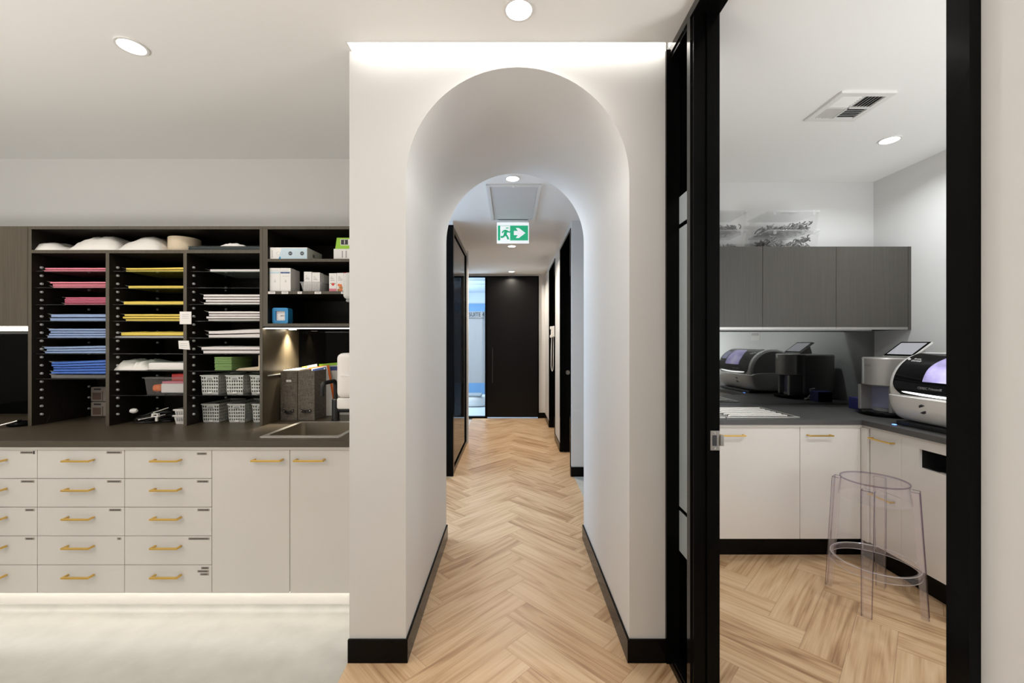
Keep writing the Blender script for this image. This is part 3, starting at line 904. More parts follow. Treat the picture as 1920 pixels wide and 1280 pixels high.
for qx, qy, ax, sgn in ((0, 0, 'Y', -1), (1, 0, 'X', -1), (0, 1, 'X', 1), (1, 1, 'Y', 1)):
    x0 = VX0 + 0.031 if qx == 0 else cx + 0.006
    x1 = cx - 0.006 if qx == 0 else VX1 - 0.031
    y0 = VY0 + 0.031 if qy == 0 else cy + 0.006
    y1 = cy - 0.006 if qy == 0 else VY1 - 0.031
    m = MB()
    n = 6
    horiz = (qx + qy) % 2 == 0
    for i in range(n):
        if horiz:   # blades along X
            c = y0 + (i + 0.5) * (y1 - y0) / n
            dz = 0.0 
            s_ = 1 if qy == 0 else -1
            m.hexa([(x0, c - 0.007, CEIL - 0.0125 if s_ < 0 else CEIL - 0.006), (x1, c - 0.007, CEIL - 0.0125 if s_ < 0 else CEIL - 0.006), (x1, c + 0.005, CEIL - 0.006 if s_ < 0 else CEIL - 0.0125), (x0, c + 0.005, CEIL - 0.006 if s_ < 0 else CEIL - 0.0125)],
                   [(x0, c - 0.007, CEIL - 0.011 if s_ < 0 else CEIL - 0.0045), (x1, c - 0.007, CEIL - 0.011 if s_ < 0 else CEIL - 0.0045), (x1, c + 0.005, CEIL - 0.0045 if s_ < 0 else CEIL - 0.011), (x0, c + 0.005, CEIL - 0.0045 if s_ < 0 else CEIL - 0.011)])
        else:
            c = x0 + (i + 0.5) * (x1 - x0) / n
            s_ = 1 if qx == 0 else -1
            a, b = (CEIL - 0.006, CEIL - 0.0125) if s_ > 0 else (CEIL - 0.0125, CEIL - 0.006)
            m.hexa([(c - 0.005, y0, a), (c + 0.005, y0, b), (c + 0.005, y1, b), (c - 0.005, y1, a)],
                   [(c - 0.005, y0, a + 0.0015), (c + 0.005, y0, b + 0.0015), (c + 0.005, y1, b + 0.0015), (c - 0.005, y1, a + 0.0015)])
    m.build('louvre', M['white_trim'], t)
# ================================================================== LEFT BAY
YF = 2.115                      # face of the base cabinets
def bar_handle(x, y, z, length, prot, parent, axis='X', name='handle'):
    """slim square brass bar on two posts. axis 'X': on a face looking to -Y; 'Y': on a face looking to -X"""
    m = MB()
    h = length / 2; t = 0.0045
    if axis == 'X':
        m.rbox(x - h, x + h, y - prot - t, y - prot + t, z - t, z + t, 0.0012)
        for s in (-1, 1): m.box(x + s * (h - 0.005) - 0.0045, x + s * (h - 0.005) + 0.0045, y - prot, y, z - 0.004, z + 0.004)
    else:
        m.rbox(x - prot - t, x - prot + t, y - h, y + h, z - t, z + t, 0.0012)
        for s in (-1, 1): m.box(x - prot, x, y + s * (h - 0.005) - 0.0045, y + s * (h - 0.005) + 0.0045, z - 0.004, z + 0.004)
    o = m.build(name, M['brass'], parent)
    o['label'] = 'brass bar handle'
    return o

cols = [-3.295, -2.852, -2.408, -1.9645, -1.521]
rows = [0.868, 0.721, 0.576, 0.430, 0.283, 0.138]
# label tapes: width in px for every drawer, right edge offset px
tapes = {1: [(25, 7), (26, 5), (18, 5), (18, 5), None], 2: [(29, 5), (27, 6), (23, 6), (8, 6), None],
         3: [(19, 9), (22, 6), (23, 4), (40, 4), (15, 5)]}
unames = {1: 'white five-drawer base unit cut by the left edge of the photo', 2: 'white five-drawer base unit in the middle of three, whole drawers in view',
          3: 'white five-drawer base unit right beside the sink cabinet doors'}
S = F / YF
for k in (1, 2, 3):
    x0, x1 = cols[k], cols[k + 1]
    t = thing('drawer_unit', unames[k], 'drawer unit', ((x0 + x1) / 2, YF + 0.3, 0), 'white base cabinets of the left bay')
    MB().box(x0 + 0.0008, x1 - 0.0008, YF + 0.019, 2.90, 0.14, 0.868).build('carcass', M['carcass'], t)
    for r in range(5):
        zt, zb = rows[r] - 0.0015, rows[r + 1] + 0.0015
        d = MB().rbox(x0 + 0.0015, x1 - 0.0015, YF, YF + 0.018, zb, zt, 0.001).build('drawer', M['gloss'], t)
        bar_handle((x0 + x1) / 2 + 0.001, YF, zt - 0.049, 0.14, 0.03, d)
        tp = tapes[k][r]
        if tp:
            wd, off = tp[0] / S, tp[1] / S
            lines = [(wd, 0.0125)]
            if k == 3 and r == 4: lines = [(15 / S, 0.0145), (22 / S, 0.031), (17 / S, 0.046)]
            m = MB(); mi = MB()
            rr = random.Random(k * 10 + r)
            for wd, dz in lines:
                xa, xb = x1 - off - wd, x1 - off
                if k == 3 and r == 0: dz += 0.006
                z0 = zt - dz
                m.box(xa, xb, YF - 0.0004, YF, z0 - 0.0062, z0 + 0.0062)
                x = xa + 0.006
                while x < xb - 0.008:
                    wl = rr.uniform(0.002, 0.0042)
                    mi.box(x, x + wl, YF - 0.0007, YF - 0.0004, z0 - 0.003, z0 + 0.003)
                    x += wl + 0.0016
                if k == 1 and r == 0: mi.box(xb - 0.001, xb + 0.006, YF - 0.0012, YF, z0 - 0.008, z0 + 0.008)
            lt = m.build('label_tape', M['tape'], d)
            lt['label'] = 'small grey label tape'
            mi.build('label_print', M['ink'], d)
# sink cabinet
x0, x1 = -1.521, -0.727
t = thing('sink_cabinet', 'white two-door cabinet below the stainless sink beside the arch wall', 'cabinet', (-1.124, YF + 0.3, 0), 'white base cabinets of the left bay')
m = MB()
m.box(x0 + 0.0008, x0 + 0.018, YF + 0.019, 2.90, 0.14, 0.868); m.box(x1 - 0.018, x1 - 0.0008, YF + 0.019, 2.90, 0.14, 0.868)
m.box(x0 + 0.018, x1 - 0.018, YF + 0.019, 2.90, 0.14, 0.158); m.box(x0 + 0.018, x1 - 0.018, 2.88, 2.90, 0.158, 0.868)
m.build('carcass', M['carcass'], t)
for a, b, hx in ((x0, -1.124, -1.230), (-1.124, x1, -1.017)):
    d = MB().rbox(a + 0.0015, b - 0.0015, YF, YF + 0.018, 0.1395, 0.8665, 0.001).build('door', M['gloss'], t)
    bar_handle(hx, YF, 0.819, 0.15, 0.03, d)
# plinth and its light
m = MB(); m.box(-4.15, -0.722, 2.202, 2.22, 0.0, 0.139)
struct(m.build('baseboard_plinth', M['plinth']))
struct(MB().box(-4.15, -2.8535, YF, YF + 0.018, 0.14, 0.868).build('trim_13', M['gloss']))
o = MB().box(-4.1, -0.735, 2.1365, 2.1455, 0.131, 0.1385).build('led_strip', M['led_kick'])
tag(o, 'glowing light strip under the white drawers just above the floor', 'light strip')

# worktop with the sink opening
t = thing('worktop', 'long dark brown worktop over the white drawers of the left bay', 'worktop', (-2.4, 2.5, 0.882))
HX0, HX1, HY0, HY1 = -1.300, -0.915, 2.215, 2.585
m = MB()
for a, b, c, d in ((-4.15, HX0, 2.103, 2.925), (HX1, -0.72, 2.103, 2.925), (HX0, HX1, 2.103, HY0), (HX0, HX1, HY1, 2.925)):
    m.box(a, b, c, d, 0.884, 0.915)
m.build('slab', M['top'], t)
MB().box(-4.15, -0.72, 2.107, 2.125, 0.869, 0.8838).build('shadow_rail', M['carcass'], t)

# sink
t = thing('sink', 'square stainless sink set into the dark worktop of the left bay', 'sink', (-1.11, 2.4, 0.915))
def rr_poly(x0, x1, y0, y1, r, n=5):
    P = []
    for cx, cy, a0 in ((x1 - r, y1 - r, 0), (x0 + r, y1 - r, PI / 2), (x0 + r, y0 + r, PI), (x1 - r, y0 + r, 1.5 * PI)):
        for i in range(n + 1):
            a = a0 + i * PI / 2 / n
            P.append((cx + r * math.cos(a), cy + r * math.sin(a)))
    return P
ou = rr_poly(-1.323, -0.895, 2.181, 2.618, 0.012)
inn = rr_poly(HX0 + 0.004, HX1 - 0.004, HY0 + 0.004, HY1 - 0.004, 0.02)
MB().ring(ou, inn, 'Z', 0.9152, 0.9185).build('rim', M['steel'], t, smooth=True)
m = MB()
lv = []
for ins, z in ((0.004, 0.9185), (0.006, 0.76), (0.02, 0.742), (0.05, 0.738)):
    lv.append([m.v((x, y, z)) for x, y in rr_poly(HX0 + ins, HX1 - ins, HY0 + ins, HY1 - ins, 0.02 + ins * 0.2)])
for A, B in zip(lv, lv[1:]):
    for i in range(len(A)):
        j = (i + 1) % len(A)
        m._f([A[i], A[j], B[j], B[i]])
m._f(lv[-1])
m.build('bowl', M['bowl'], t, smooth=True)
MB().lathe([(0.001, 0.7385), (0.03, 0.7385), (0.038, 0.7425), (0.042, 0.7395)], (-1.108, 2.44, 0), 24).build('drain', M['chrome'], t, smooth=True)

# tap
t = thing('tap', 'matt black mixer tap with hooked spout behind the sink', 'tap', (-1.123, 2.665, 0.915))
fx, fy = -1.123, 2.665
MB().lathe([(0.026, 0.9155), (0.026, 0.922), (0.0225, 0.925), (0.0225, 1.045), (0.020, 1.05)], (fx, fy, 0), 24).build('body', M['black_matt'], t, smooth=True)
pts = [(fx, fy, 1.05), (fx, fy, 1.14)]
for i in range(1, 7):
    a = i * PI / 2 / 6
    pts.append((fx, fy - 0.03 * (1 - math.cos(a)), 1.14 + 0.03 * math.sin(a)))
pts.append((fx, fy - 0.16, 1.17))
for i in range(1, 7):
    a = i * PI / 2 / 6
    pts.append((fx, fy - 0.16 - 0.03 * math.sin(a), 1.17 - 0.03 * (1 - math.cos(a))))
pts.append((fx, fy - 0.19, 1.095))
MB().tube(pts, 0.0125, 14).build('spout', M['black_matt'], t, smooth=True)
m = MB().cyl((fx + 0.02, fy, 0.985), (fx + 0.13, fy, 0.985), 0.0185, n=18)
m.build('side_valve', M['black_matt'], t, smooth=True)
MB().cyl((fx, fy, 1.0495), (fx, fy, 1.053), 0.0215, n=18).build('collar', M['steel_dark'], t, smooth=True)

# dispensers on the side of the arch block
t = thing('soap_dispenser', 'white rounded soap dispenser at the arch wall edge in front of the tap', 'dispenser', (-0.77, 1.99, 1.10))
MB().rbox(-0.814, BX0 - 0.0025, 1.93, 2.06, 1.1545, 1.363, 0.025, 4).build('tank_cover', M['white_plastic'], t, smooth=True, ang=60)
MB().rbox(-0.811, BX0 - 0.0025, 1.933, 2.057, 1.103, 1.154, 0.008, 3).build('lower_housing', M['white_plastic'], t, smooth=True, ang=60)
MB().rbox(-0.79, -0.745, 1.925, 1.932, 1.255, 1.262, 0.001).build('level_window', M['card_white'], t)
t = thing('towel_dispenser', 'pale grey rounded dispenser edge at the arch wall level with the boxes', 'dispenser', (-0.76, 1.95, 1.61))
MB().rbox(-0.772, BX0 - 0.0025, 1.90, 2.02, 1.612, 1.735, 0.02, 4).build('cover', M['basket'], t, smooth=True, ang=60)
MB().rbox(-0.76, BX0 - 0.0025, 1.915, 2.005, 1.60, 1.612, 0.003).build('outlet', M['mill_side'], t)

# splashbacks (black gloss) on the bay's back wall
struct(MB().box(-4.15, -1.484, 2.912, 2.929, 0.9155, 1.509).build('trim_4', M['black_glass']))
struct(MB().box(-1.483, -0.722, 2.912, 2.929, 0.9155, 1.509).build('trim_5', M['black_glass']))

# ---- wall cabinets
Y0, YB = 2.485, 2.925
ZT, ZB = 2.108, 1.509
t = thing('wall_cabinet', 'closed dark laminate wall cabinet at the left edge of the photo', 'wall cabinet', (-3.2, 2.7, ZB))
MB().box(-4.15, -2.888, Y0 + 0.02, YB, ZB, ZT).build('carcass', M['lam_shade'], t)
for a, b in ((-4.15, -3.485), (-3.483, -2.888)): MB().rbox(a, b, Y0, Y0 + 0.019, ZB + 0.004, ZT, 0.0008).build('door', M['lam'], t)
o = MB().box(-4.1, -2.888, Y0 + 0.004, Y0 + 0.016, 1.484, 1.5085).build('led_strip', M['led'])
tag(o, 'bright light strip under the closed wall cabinet at the left edge', 'light strip')

# pigeon-hole unit
t = thing('shelf_unit', 'tall open dark laminate shelf unit with glass shelves in three columns', 'shelf unit', (-2.18, 2.7, 0.915))
pu = t
ZC = 0.9155
panels = [(-2.885, -2.864), (-2.421, -2.400), (-1.957, -1.937), (-1.501, -1.484)]
WZ0, WZ1 = 1.947, 1.966
YBK = 2.88
def panel(name, x0, x1, y0, y1, z0, z1, parent, back=0.022):
    """board with inside shade painted into its colour, front edge in plain laminate"""
    o = MB().box(x0, x1, y0 + 0.0015, y1, z0, z1).build(name, M['lam_shade'], parent)
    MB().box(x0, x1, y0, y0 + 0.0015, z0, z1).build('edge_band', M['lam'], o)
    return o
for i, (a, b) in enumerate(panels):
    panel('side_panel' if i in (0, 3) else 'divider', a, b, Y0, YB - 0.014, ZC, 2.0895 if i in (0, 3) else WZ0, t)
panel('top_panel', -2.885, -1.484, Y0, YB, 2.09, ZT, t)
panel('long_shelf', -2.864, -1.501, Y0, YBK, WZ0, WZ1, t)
MB().box(-2.864, -1.501, YBK, YB - 0.014, ZC, 2.09).build('back_panel', M['lam_shade'], t)
bays = [(-2.864, -2.421), (-2.400, -1.957), (-1.937, -1.501)]
shelf_z = [[1.8430, 1.7445, 1.6426, 1.5440, 1.4420, 1.3476, 1.1975],
           [1.8430, 1.7415, 1.6426, 1.5440, 1.4420, 1.3476, 1.2460, 1.0980],
           [1.8420, 1.7440, 1.6440, 1.5440, 1.4430, 1.3465, 1.2440, 1.0980]]
for (a, b), zs in zip(bays, shelf_z):
    for z in zs:
        MB().box(a + 0.001, b - 0.001, Y0 + 0.012, YBK - 0.002, z - 0.005, z).build('glass_shelf', M['shelf_glass'], t)
# shelf sockets
pin0 = None
def pin(x, y, z):
    global pin0
    if pin0 is None:
        pin0 = MB().lathe([(0.0005, 0.010), (0.006, 0.010), (0.0075, 0.007), (0.0075, 0.0)], (0, 0, 0), 12, axis='X').build('shelf_pin', M['pin'], None, smooth=True)
        o = pin0
    else:
        o = pin0.copy(); COL.objects.link(o)
    o.parent = pu
    o.location = Vector((x, y, z)) - wloc(pu)
for bi, (a, b) in enumerate(bays):
    for i in range(19):
        z = 1.87 - i * 0.0496
        pin(a + 0.0003, Y0 + 0.05, z)
    for i in range(13):
        z = 1.86 - (i + 6 * (bi > 5)) * 0.0744
        if z > 0.93: pin(a + 0.0003, YBK - 0.06, z)

# right open cabinet
t = thing('open_cabinet', 'dark laminate open wall cabinet holding boxes and a blue clock', 'wall cabinet', (-1.1, 2.7, ZB))
oc = t
XR = -0.722
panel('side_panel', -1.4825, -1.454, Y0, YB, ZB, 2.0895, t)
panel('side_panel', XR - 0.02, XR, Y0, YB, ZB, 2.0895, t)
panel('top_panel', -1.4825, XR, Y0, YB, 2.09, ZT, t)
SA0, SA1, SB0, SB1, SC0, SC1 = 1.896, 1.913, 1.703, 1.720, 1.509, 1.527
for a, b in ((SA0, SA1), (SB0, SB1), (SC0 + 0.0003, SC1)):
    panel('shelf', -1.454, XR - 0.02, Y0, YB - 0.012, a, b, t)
MB().box(-1.454, XR - 0.02, YB - 0.012, YB, ZB, 2.09).build('back_panel', M['lam_shade'], t)
for xa, xb in ((503, 516), (528, 540.5), (558, 566), (590, 602), (639.5, 648)):
    x, z = at(xa, 546.6, Y0); x2, z2 = at(xb, 550.6, Y0)
    m = MB().box(x, x2, Y0 - 0.0008, Y0 - 0.0002, z2 - 0.0005, z)
    tg = m.build('price_tag', M['paper'], t); tg['label'] = 'small white shelf tag'
    MB().box(x + 0.006, x2 - 0.006, Y0 - 0.0011, Y0 - 0.0008, (z + z2) / 2 - 0.002, (z + z2) / 2 + 0.0015).build('tag_print', M['ink_grey'], tg)
t = thing('led_strip', 'thin light strip under the open cabinet above the file boxes', 'light strip', (-1.1, 2.5, 1.5))
MB().box(-1.48, XR, Y0 + 0.012, Y0 + 0.028, 1.4995, 1.5088).build('channel', M['black_matt'], t)
MB().box(-1.48, XR, Y0 + 0.015, Y0 + 0.025, 1.4965, 1.4995).build('diffuser', M['led_task'], t)
t = thing('puck_light', 'small lit puck light under the open cabinet beside the lit side panel', 'spotlight', (-1.448, 2.76, 1.5))
MB().cyl((-1.448, 2.76, 1.5088), (-1.448, 2.76, 1.499), 0.03, n=24).build('housing', M['steel_dark'], t)
MB().cyl((-1.448, 2.76, 1.499), (-1.448, 2.76, 1.4975), 0.022, n=24).build('lens', M['puck'], t)
l = area_light('puck_lamp', (0, 0, -0.006), (0, 0, 0), 0.04, 0.04, 3.0, (1, 0.88, 0.68), 'DISK', spread=math.radians(80)); l.parent = t
# panel carried down to the worktop beside the file boxes (belongs to the shelf unit)
MB().box(-1.4838, -1.4832, Y0 + 0.002, 2.911, ZC, 1.5085).build('lit_side_face', M['lam'], pu)

# ---- contents of the top shelf
ord_n = ['top', 'second', 'third', 'fourth', 'fifth', 'sixth']
Z = WZ1 + 0.0005
def bagx(px0, px1, Yf): return at(px0, 0, Yf)[0], at(px1, 0, Yf)[0]
for (p0, p1, ptop, lab, fn) in (
    (57, 133, 457, 'flat white puffy pack at the left end of the top shelf', lambda u: 0.55 + 0.45 * math.sin(PI * min(1, u * 1.2 + 0.1))),
    (134, 227, 446, 'tall white puffy pack in the middle of the white packs on top shelf', lambda u: 0.35 + 0.65 * math.sin(PI * (0.12 + 0.62 * u ** 0.85))),
    (228, 304, 447, 'white puffy pack next to the beige roll on the top shelf', lambda u: 0.5 + 0.5 * math.sin(PI * (0.10 + 0.72 * u)))):
    a, b = bagx(p0, p1, 2.53)
    h = at(0, ptop, 2.62)[1] - Z
    o = MB().mound(a, b, 2.50, 2.82, Z, h, fn, nz=0.010, nf=14, e=3.2).build('soft_pack', M['bag'], smooth=True, ang=80)
    tag(o, lab, 'pack', 'white puffy packs on the top shelf')
t = thing('paper_roll', 'beige paper roll standing on the top shelf', 'roll', (-2.04, 2.63, Z))
RX = (346.5 - CX) / F * 2.62
MB().lathe([(0.04, Z), (0.082, Z), (0.0845, Z + 0.003), (0.0845, Z + 0.096), (0.082, Z + 0.099), (0.04, Z + 0.099)], (RX, 2.62, 0), 48, close=False).build('roll', M['beige'], t, smooth=True)
MB().lathe([(0.033, Z + 0.001), (0.0398, Z + 0.001), (0.0398, Z + 0.097), (0.033, Z + 0.097)], (RX, 2.62, 0), 32, close=False).build('core', M['paper'], t, smooth=True)
xa = RX + 0.092
for i, lab in enumerate(('lower flat dark green tray under another at top right of shelf unit', 'upper flat dark green tray with a white tissue on it')):
    a, b = at(352 + 0 * i, 0, 2.505)[0], -1.504
    t = thing('tray', lab, 'tray', ((a + b) / 2, 2.6, Z + i * 0.0135), 'dark green trays on the top shelf')
    z0 = Z + i * 0.0135
    MB().rbox(a + 0.004, b - 0.001, 2.505, 2.60 if xa > a else 2.80, z0, z0 + 0.0125, 0.002).build('tray_body', M['tray'], t)
    MB().ring(rect(a + 0.002, b, 2.503, 2.602), rect(a + 0.012, b - 0.010, 2.513, 2.592), 'Z', z0 + 0.0105, z0 + 0.0132).build('tray_rim', M['tray'], t)
a, b = bagx(412, 462, 2.53)
o = MB().mound(a, b, 2.515, 2.595, Z + 0.0275, 0.022, lambda u: 0.3 + 0.7 * math.sin(PI * min(1, 0.15 + u * 0.75)), nz=0.008, nf=40, e=1.6).build('tissue', M['paper'], smooth=True, ang=50)
tag(o, 'crumpled white tissue on the dark trays of the top shelf', 'tissue')

# ---- packets on the glass shelves
def packets(bay, zi, colour, thick, n, left_px, word, mat_name, xr=None, yf=2.522, order_lab='', skew=0.0, wrap=True, soft=0.0022, dep=0.25):
    zs = shelf_z[bay][zi]
    Yp = yf
    h_tot = thick * Yp / F
    a0 = at(left_px, 0, Yp)[0]
    b0 = (bays[bay][1] - 0.006) if xr is None else xr
    h = h_tot / n
    rows_ = ['first', 'second', 'third', 'fourth', 'fifth', 'sixth', 'seventh', 'eighth']
    colw = ['left', 'middle', 'right'][bay]
    for i in range(n):
        z0 = zs + 0.0004 + i * h
        da = random.uniform(-0.010, 0.010); dy = random.uniform(0, 0.012)
        k = n - 1 - i
        pos = ('topmost' if k == 0 else 'lowest' if i == 0 else {1: 'second from top', 2: 'third from top', 3: 'fourth from top', 4: 'fifth from top'}[k]) if n > 1 else 'single'
        lab = ('%s %s packet on the %s glass shelf down, %s column' % (pos, word, rows_[zi], colw))
        t = thing('packet', lab, 'packet', ((a0 + b0) / 2, Yp + dep / 2, z0), 'wrapped packets on the glass shelves')
        m = MB()
        cx_, cy_ = (a0 + da + b0) / 2, Yp + dy + dep / 2
        # flat soft slab with a sagging front edge
        nx, ny = 14, 6
        off = Vector((random.random() * 30, random.random() * 30, random.random() * 30))
        top_, bot = [], []
        tilt = skew * (i + 1) / n
        for j in range(ny + 1):
            rt, rb = [], []
            for q in range(nx + 1):
                u, v = q / nx, j / ny
                x = a0 + da + (b0 - a0 - da) * u; y = Yp + dy + dep * v
                edge = min(1.0, min(u, 1 - u) * nx / 1.2, min(v, 1 - v) * ny / 1.0)
                hh = h * (0.72 + 0.26 * edge)
                wv = soft * noise.noise(Vector((x * 18, y * 18, 0)) + off) * (0.3 + 0.7 * edge)
                tl = tilt * (u - 0.2)
                rt.append(m.v((x, y, z0 + hh + (wv + max(0, tl) if k == 0 or tilt else 0))))
                rb.append(m.v((x, y, z0 + max(0, h * 0.03 + (max(0, tilt * i / (i + 1) * (u - 0.2)) if i else 0)))))
            top_.append(rt); bot.append(rb)
        for j in range(ny):
            for q in range(nx):
                m._f([top_[j][q], top_[j][q + 1], top_[j + 1][q + 1], top_[j + 1][q]])
                m._f([bot[j][q], bot[j + 1][q], bot[j + 1][q + 1], bot[j][q + 1]])
        for q in range(nx):
            m._f([bot[0][q], bot[0][q + 1], top_[0][q + 1], top_[0][q]]); m._f([bot[ny][q + 1], bot[ny][q], top_[ny][q], top_[ny][q + 1]])
        for j in range(ny):
            m._f([bot[j + 1][0], bot[j][0], top_[j][0], top_[j + 1][0]]); m._f([bot[j][nx], bot[j + 1][nx], top_[j + 1][nx], top_[j][nx]])
        m.build('contents', M[mat_name], t, smooth=True, ang=50)
        if wrap and (k == 0 or i == 0):
            # crinkled tail of the clear wrapper sticking out at the left end
            mw = MB()
            xl = a0 + da
            wlen = random.uniform(0.018, 0.04)
            off = Vector((random.random() * 30, 0, 0))
            g = []
            for j in range(9):
                row = []
                for q in range(5):
                    u = q / 4
                    row.append(mw.v((xl + 0.004 - wlen * u, Yp + dy + 0.004 + (dep - 0.02) * j / 8, z0 + h * (0.35 + 0.4 * u) + min(0.005, h * 0.35) * u * (1 + noise.noise(Vector((j * 1.7, q * 1.3, 0)) + off)))))
                g.append(row)
            for j in range(8):
                for q in range(4): mw._f([g[j][q], g[j][q + 1], g[j + 1][q + 1], g[j + 1][q]])
            o = mw.build('clear_wrapper', M['clear_film'], t, smooth=True, ang=80)
            so = o.modifiers.new('thick', 'SOLIDIFY'); so.thickness = 0.0006
            o['label'] = 'crinkled clear wrapper end'
packets(0, 0, 0, 8.5, 2, 84, 'pink', 'pink', skew=-0.0)
packets(0, 1, 0, 12.5, 3, 96, 'pink', 'pink')
packets(0, 2, 0, 15.0, 4, 119, 'deep pink', 'deep_pink', soft=0.003)
packets(0, 3, 0, 14.5, 2, 91, 'light blue', 'ltblue')
packets(0, 4, 0, 18.0, 4, 89, 'light blue', 'ltblue', soft=0.003)
packets(0, 5, 0, 13.0, 3, 82, 'light blue', 'ltblue', skew=0.010)
zs0 = shelf_z[0][6]
packets(0, 6, 0, 8.0, 1, 96, 'clear grey', 'clear_film', wrap=True)
shelf_z[0][6] += 8.3 * 2.522 / F
packets(0, 6, 0, 23.0, 5, 99, 'bright blue', 'blue', skew=0.016, soft=0.003)
shelf_z[0][6] = zs0
packets(1, 0, 0, 8.0, 2, 233, 'yellow', 'yellow', skew=0.006)
packets(1, 1, 0, 7.0, 1, 236, 'yellow', 'yellow')
packets(1, 2, 0, 8.0, 1, 235, 'yellow', 'yellow')
packets(1, 3, 0, 14.0, 3, 230, 'yellow', 'yellow')
zs0 = shelf_z[1][4]
packets(1, 4, 0, 4.0, 1, 216, 'flat grey', 'grey_film', wrap=False)
shelf_z[1][4] += 4.2 * 2.522 / F
packets(1, 4, 0, 8.0, 1, 223, 'yellow', 'yellow')
shelf_z[1][4] = zs0
packets(2, 0, 0, 7.0, 1, 394, 'pale grey', 'white_film')
packets(2, 2, 0, 20.0, 4, 382, 'white', 'white_film', soft=0.003)
packets(2, 3, 0, 19.0, 4, 389, 'white', 'white_film', soft=0.003)
packets(2, 4, 0, 14.0, 2, 389, 'white', 'white_film', skew=0.016, soft=0.004)
packets(2, 5, 0, 14.0, 2, 378, 'white', 'white_film', soft=0.003)

# white bag and folded paper, middle column
z0 = shelf_z[1][6] + 0.0005
a = at(209, 0, 2.52)[0]
o = MB().mound(a, -2.20, 2.515, 2.80, z0, 0.075, lambda u: 0.75 + 0.2 * math.sin(9 * u) * (1 - u), nz=0.02, nf=22, e=2.6).build('plastic_bag', M['bag'], smooth=True, ang=70)
tag(o, 'crumpled white plastic bag on the seventh glass shelf of the middle column', 'bag')
o = MB().rbox(-2.195, -1.964, 2.518, 2.80, z0, z0 + 0.044, 0.006, 3, sub=0).build('folded_paper', M['paper'], smooth=True, ang=60)
tag(o, 'flat folded white paper stack beside the crumpled white bag', 'paper stack')
# clear box with orange and red things
z0 = shelf_z[1][7] + 0.0005
t = thing('clear_box', 'clear plastic box of orange and white things in the middle column', 'box', (-2.05, 2.62, z0))
ax0, ax1 = at(272, 0, 2.53)[0], -1.965
m = MB().hexa([(ax0 + 0.012, 2.53, z0), (ax1, 2.53, z0), (ax1, 2.74, z0), (ax0 + 0.012, 2.74, z0)], [(ax0 + 0.003, 2.522, z0 + 0.10), (ax1, 2.522, z0 + 0.10), (ax1, 2.75, z0 + 0.10), (ax0 + 0.003, 2.75, z0 + 0.10)])
m.build('box_body', M['smoke_plastic'], t)
m = MB().ring(rect(ax0 - 0.006, ax1 + 0.002, 2.516, 2.757), rect(ax0 + 0.006, ax1 - 0.004, 2.526, 2.747), 'Z', z0 + 0.097, z0 + 0.106)
m.build('box_rim', M['smoke_plastic'], t)
o = MB().rbox(ax0 + 0.030, ax0 + 0.085, 2.54, 2.60, z0 + 0.014, z0 + 0.058, 0.015, 4).build('orange_item', M['orange'], smooth=True, ang=60)
tag(o, 'orange plastic piece inside the clear box', 'plastic piece')
o = MB().rbox(ax0 + 0.088, ax1 - 0.005, 2.54, 2.70, z0 + 0.008, z0 + 0.064, 0.004).build('white_carton', M['card_white'])
tag(o, 'white carton inside the clear box beside the orange piece', 'carton')
o = MB().rbox(ax0 + 0.135, ax1 - 0.004, 2.56, 2.72, z0 + 0.078, z0 + 0.122, 0.006, 3).build('red_case', M['red'], smooth=True, ang=60)
tag(o, 'red case sticking out of the top of the clear box', 'case')
MBs = MB().rbox(ax0 + 0.09, ax1 - 0.006, 2.545, 2.715, z0 + 0.0645, z0 + 0.0775, 0.002).build('sachet', M['pink'])
tag(MBs, 'flat pink sachet lying between carton and red case in clear box', 'sachet')

# organisers, left column
Zw = 0.9158
for i, lab in enumerate(('lower taupe storage box with window on the worktop, left column', 'upper taupe storage box with window stacked in the left column')):
    z0 = Zw + i * 0.101
    x0 = -2.83
    t = thing('storage_box', lab, 'storage box', (-2.7, 2.85, z0), 'taupe storage boxes in the left column')
    MB().rbox(x0, -2.56, 2.80, 2.875, z0, z0 + 0.0985, 0.006, 3).build('body', M['org'], t, smooth=True, ang=50)
    for c in (x0 + 0.048, x0 + 0.153):
        MB().rbox(c - 0.030, c + 0.030, 2.797, 2.80, z0 + 0.012, z0 + 0.062, 0.001).build('window', M['brown_fill'], t)
        MB().ring([(c - 0.036, z0 + 0.007), (c + 0.036, z0 + 0.007), (c + 0.036, z0 + 0.068), (c - 0.036, z0 + 0.068)], [(c - 0.029, z0 + 0.013), (c + 0.029, z0 + 0.013), (c + 0.029, z0 + 0.061), (c - 0.029, z0 + 0.061)], 'Y', 2.794, 2.8).build('window_frame', M['org'], t)
        MB().rbox(c - 0.022, c + 0.022, 2.796, 2.80, z0 + 0.078, z0 + 0.088, 0.001).build('slot', M['ink'], t)

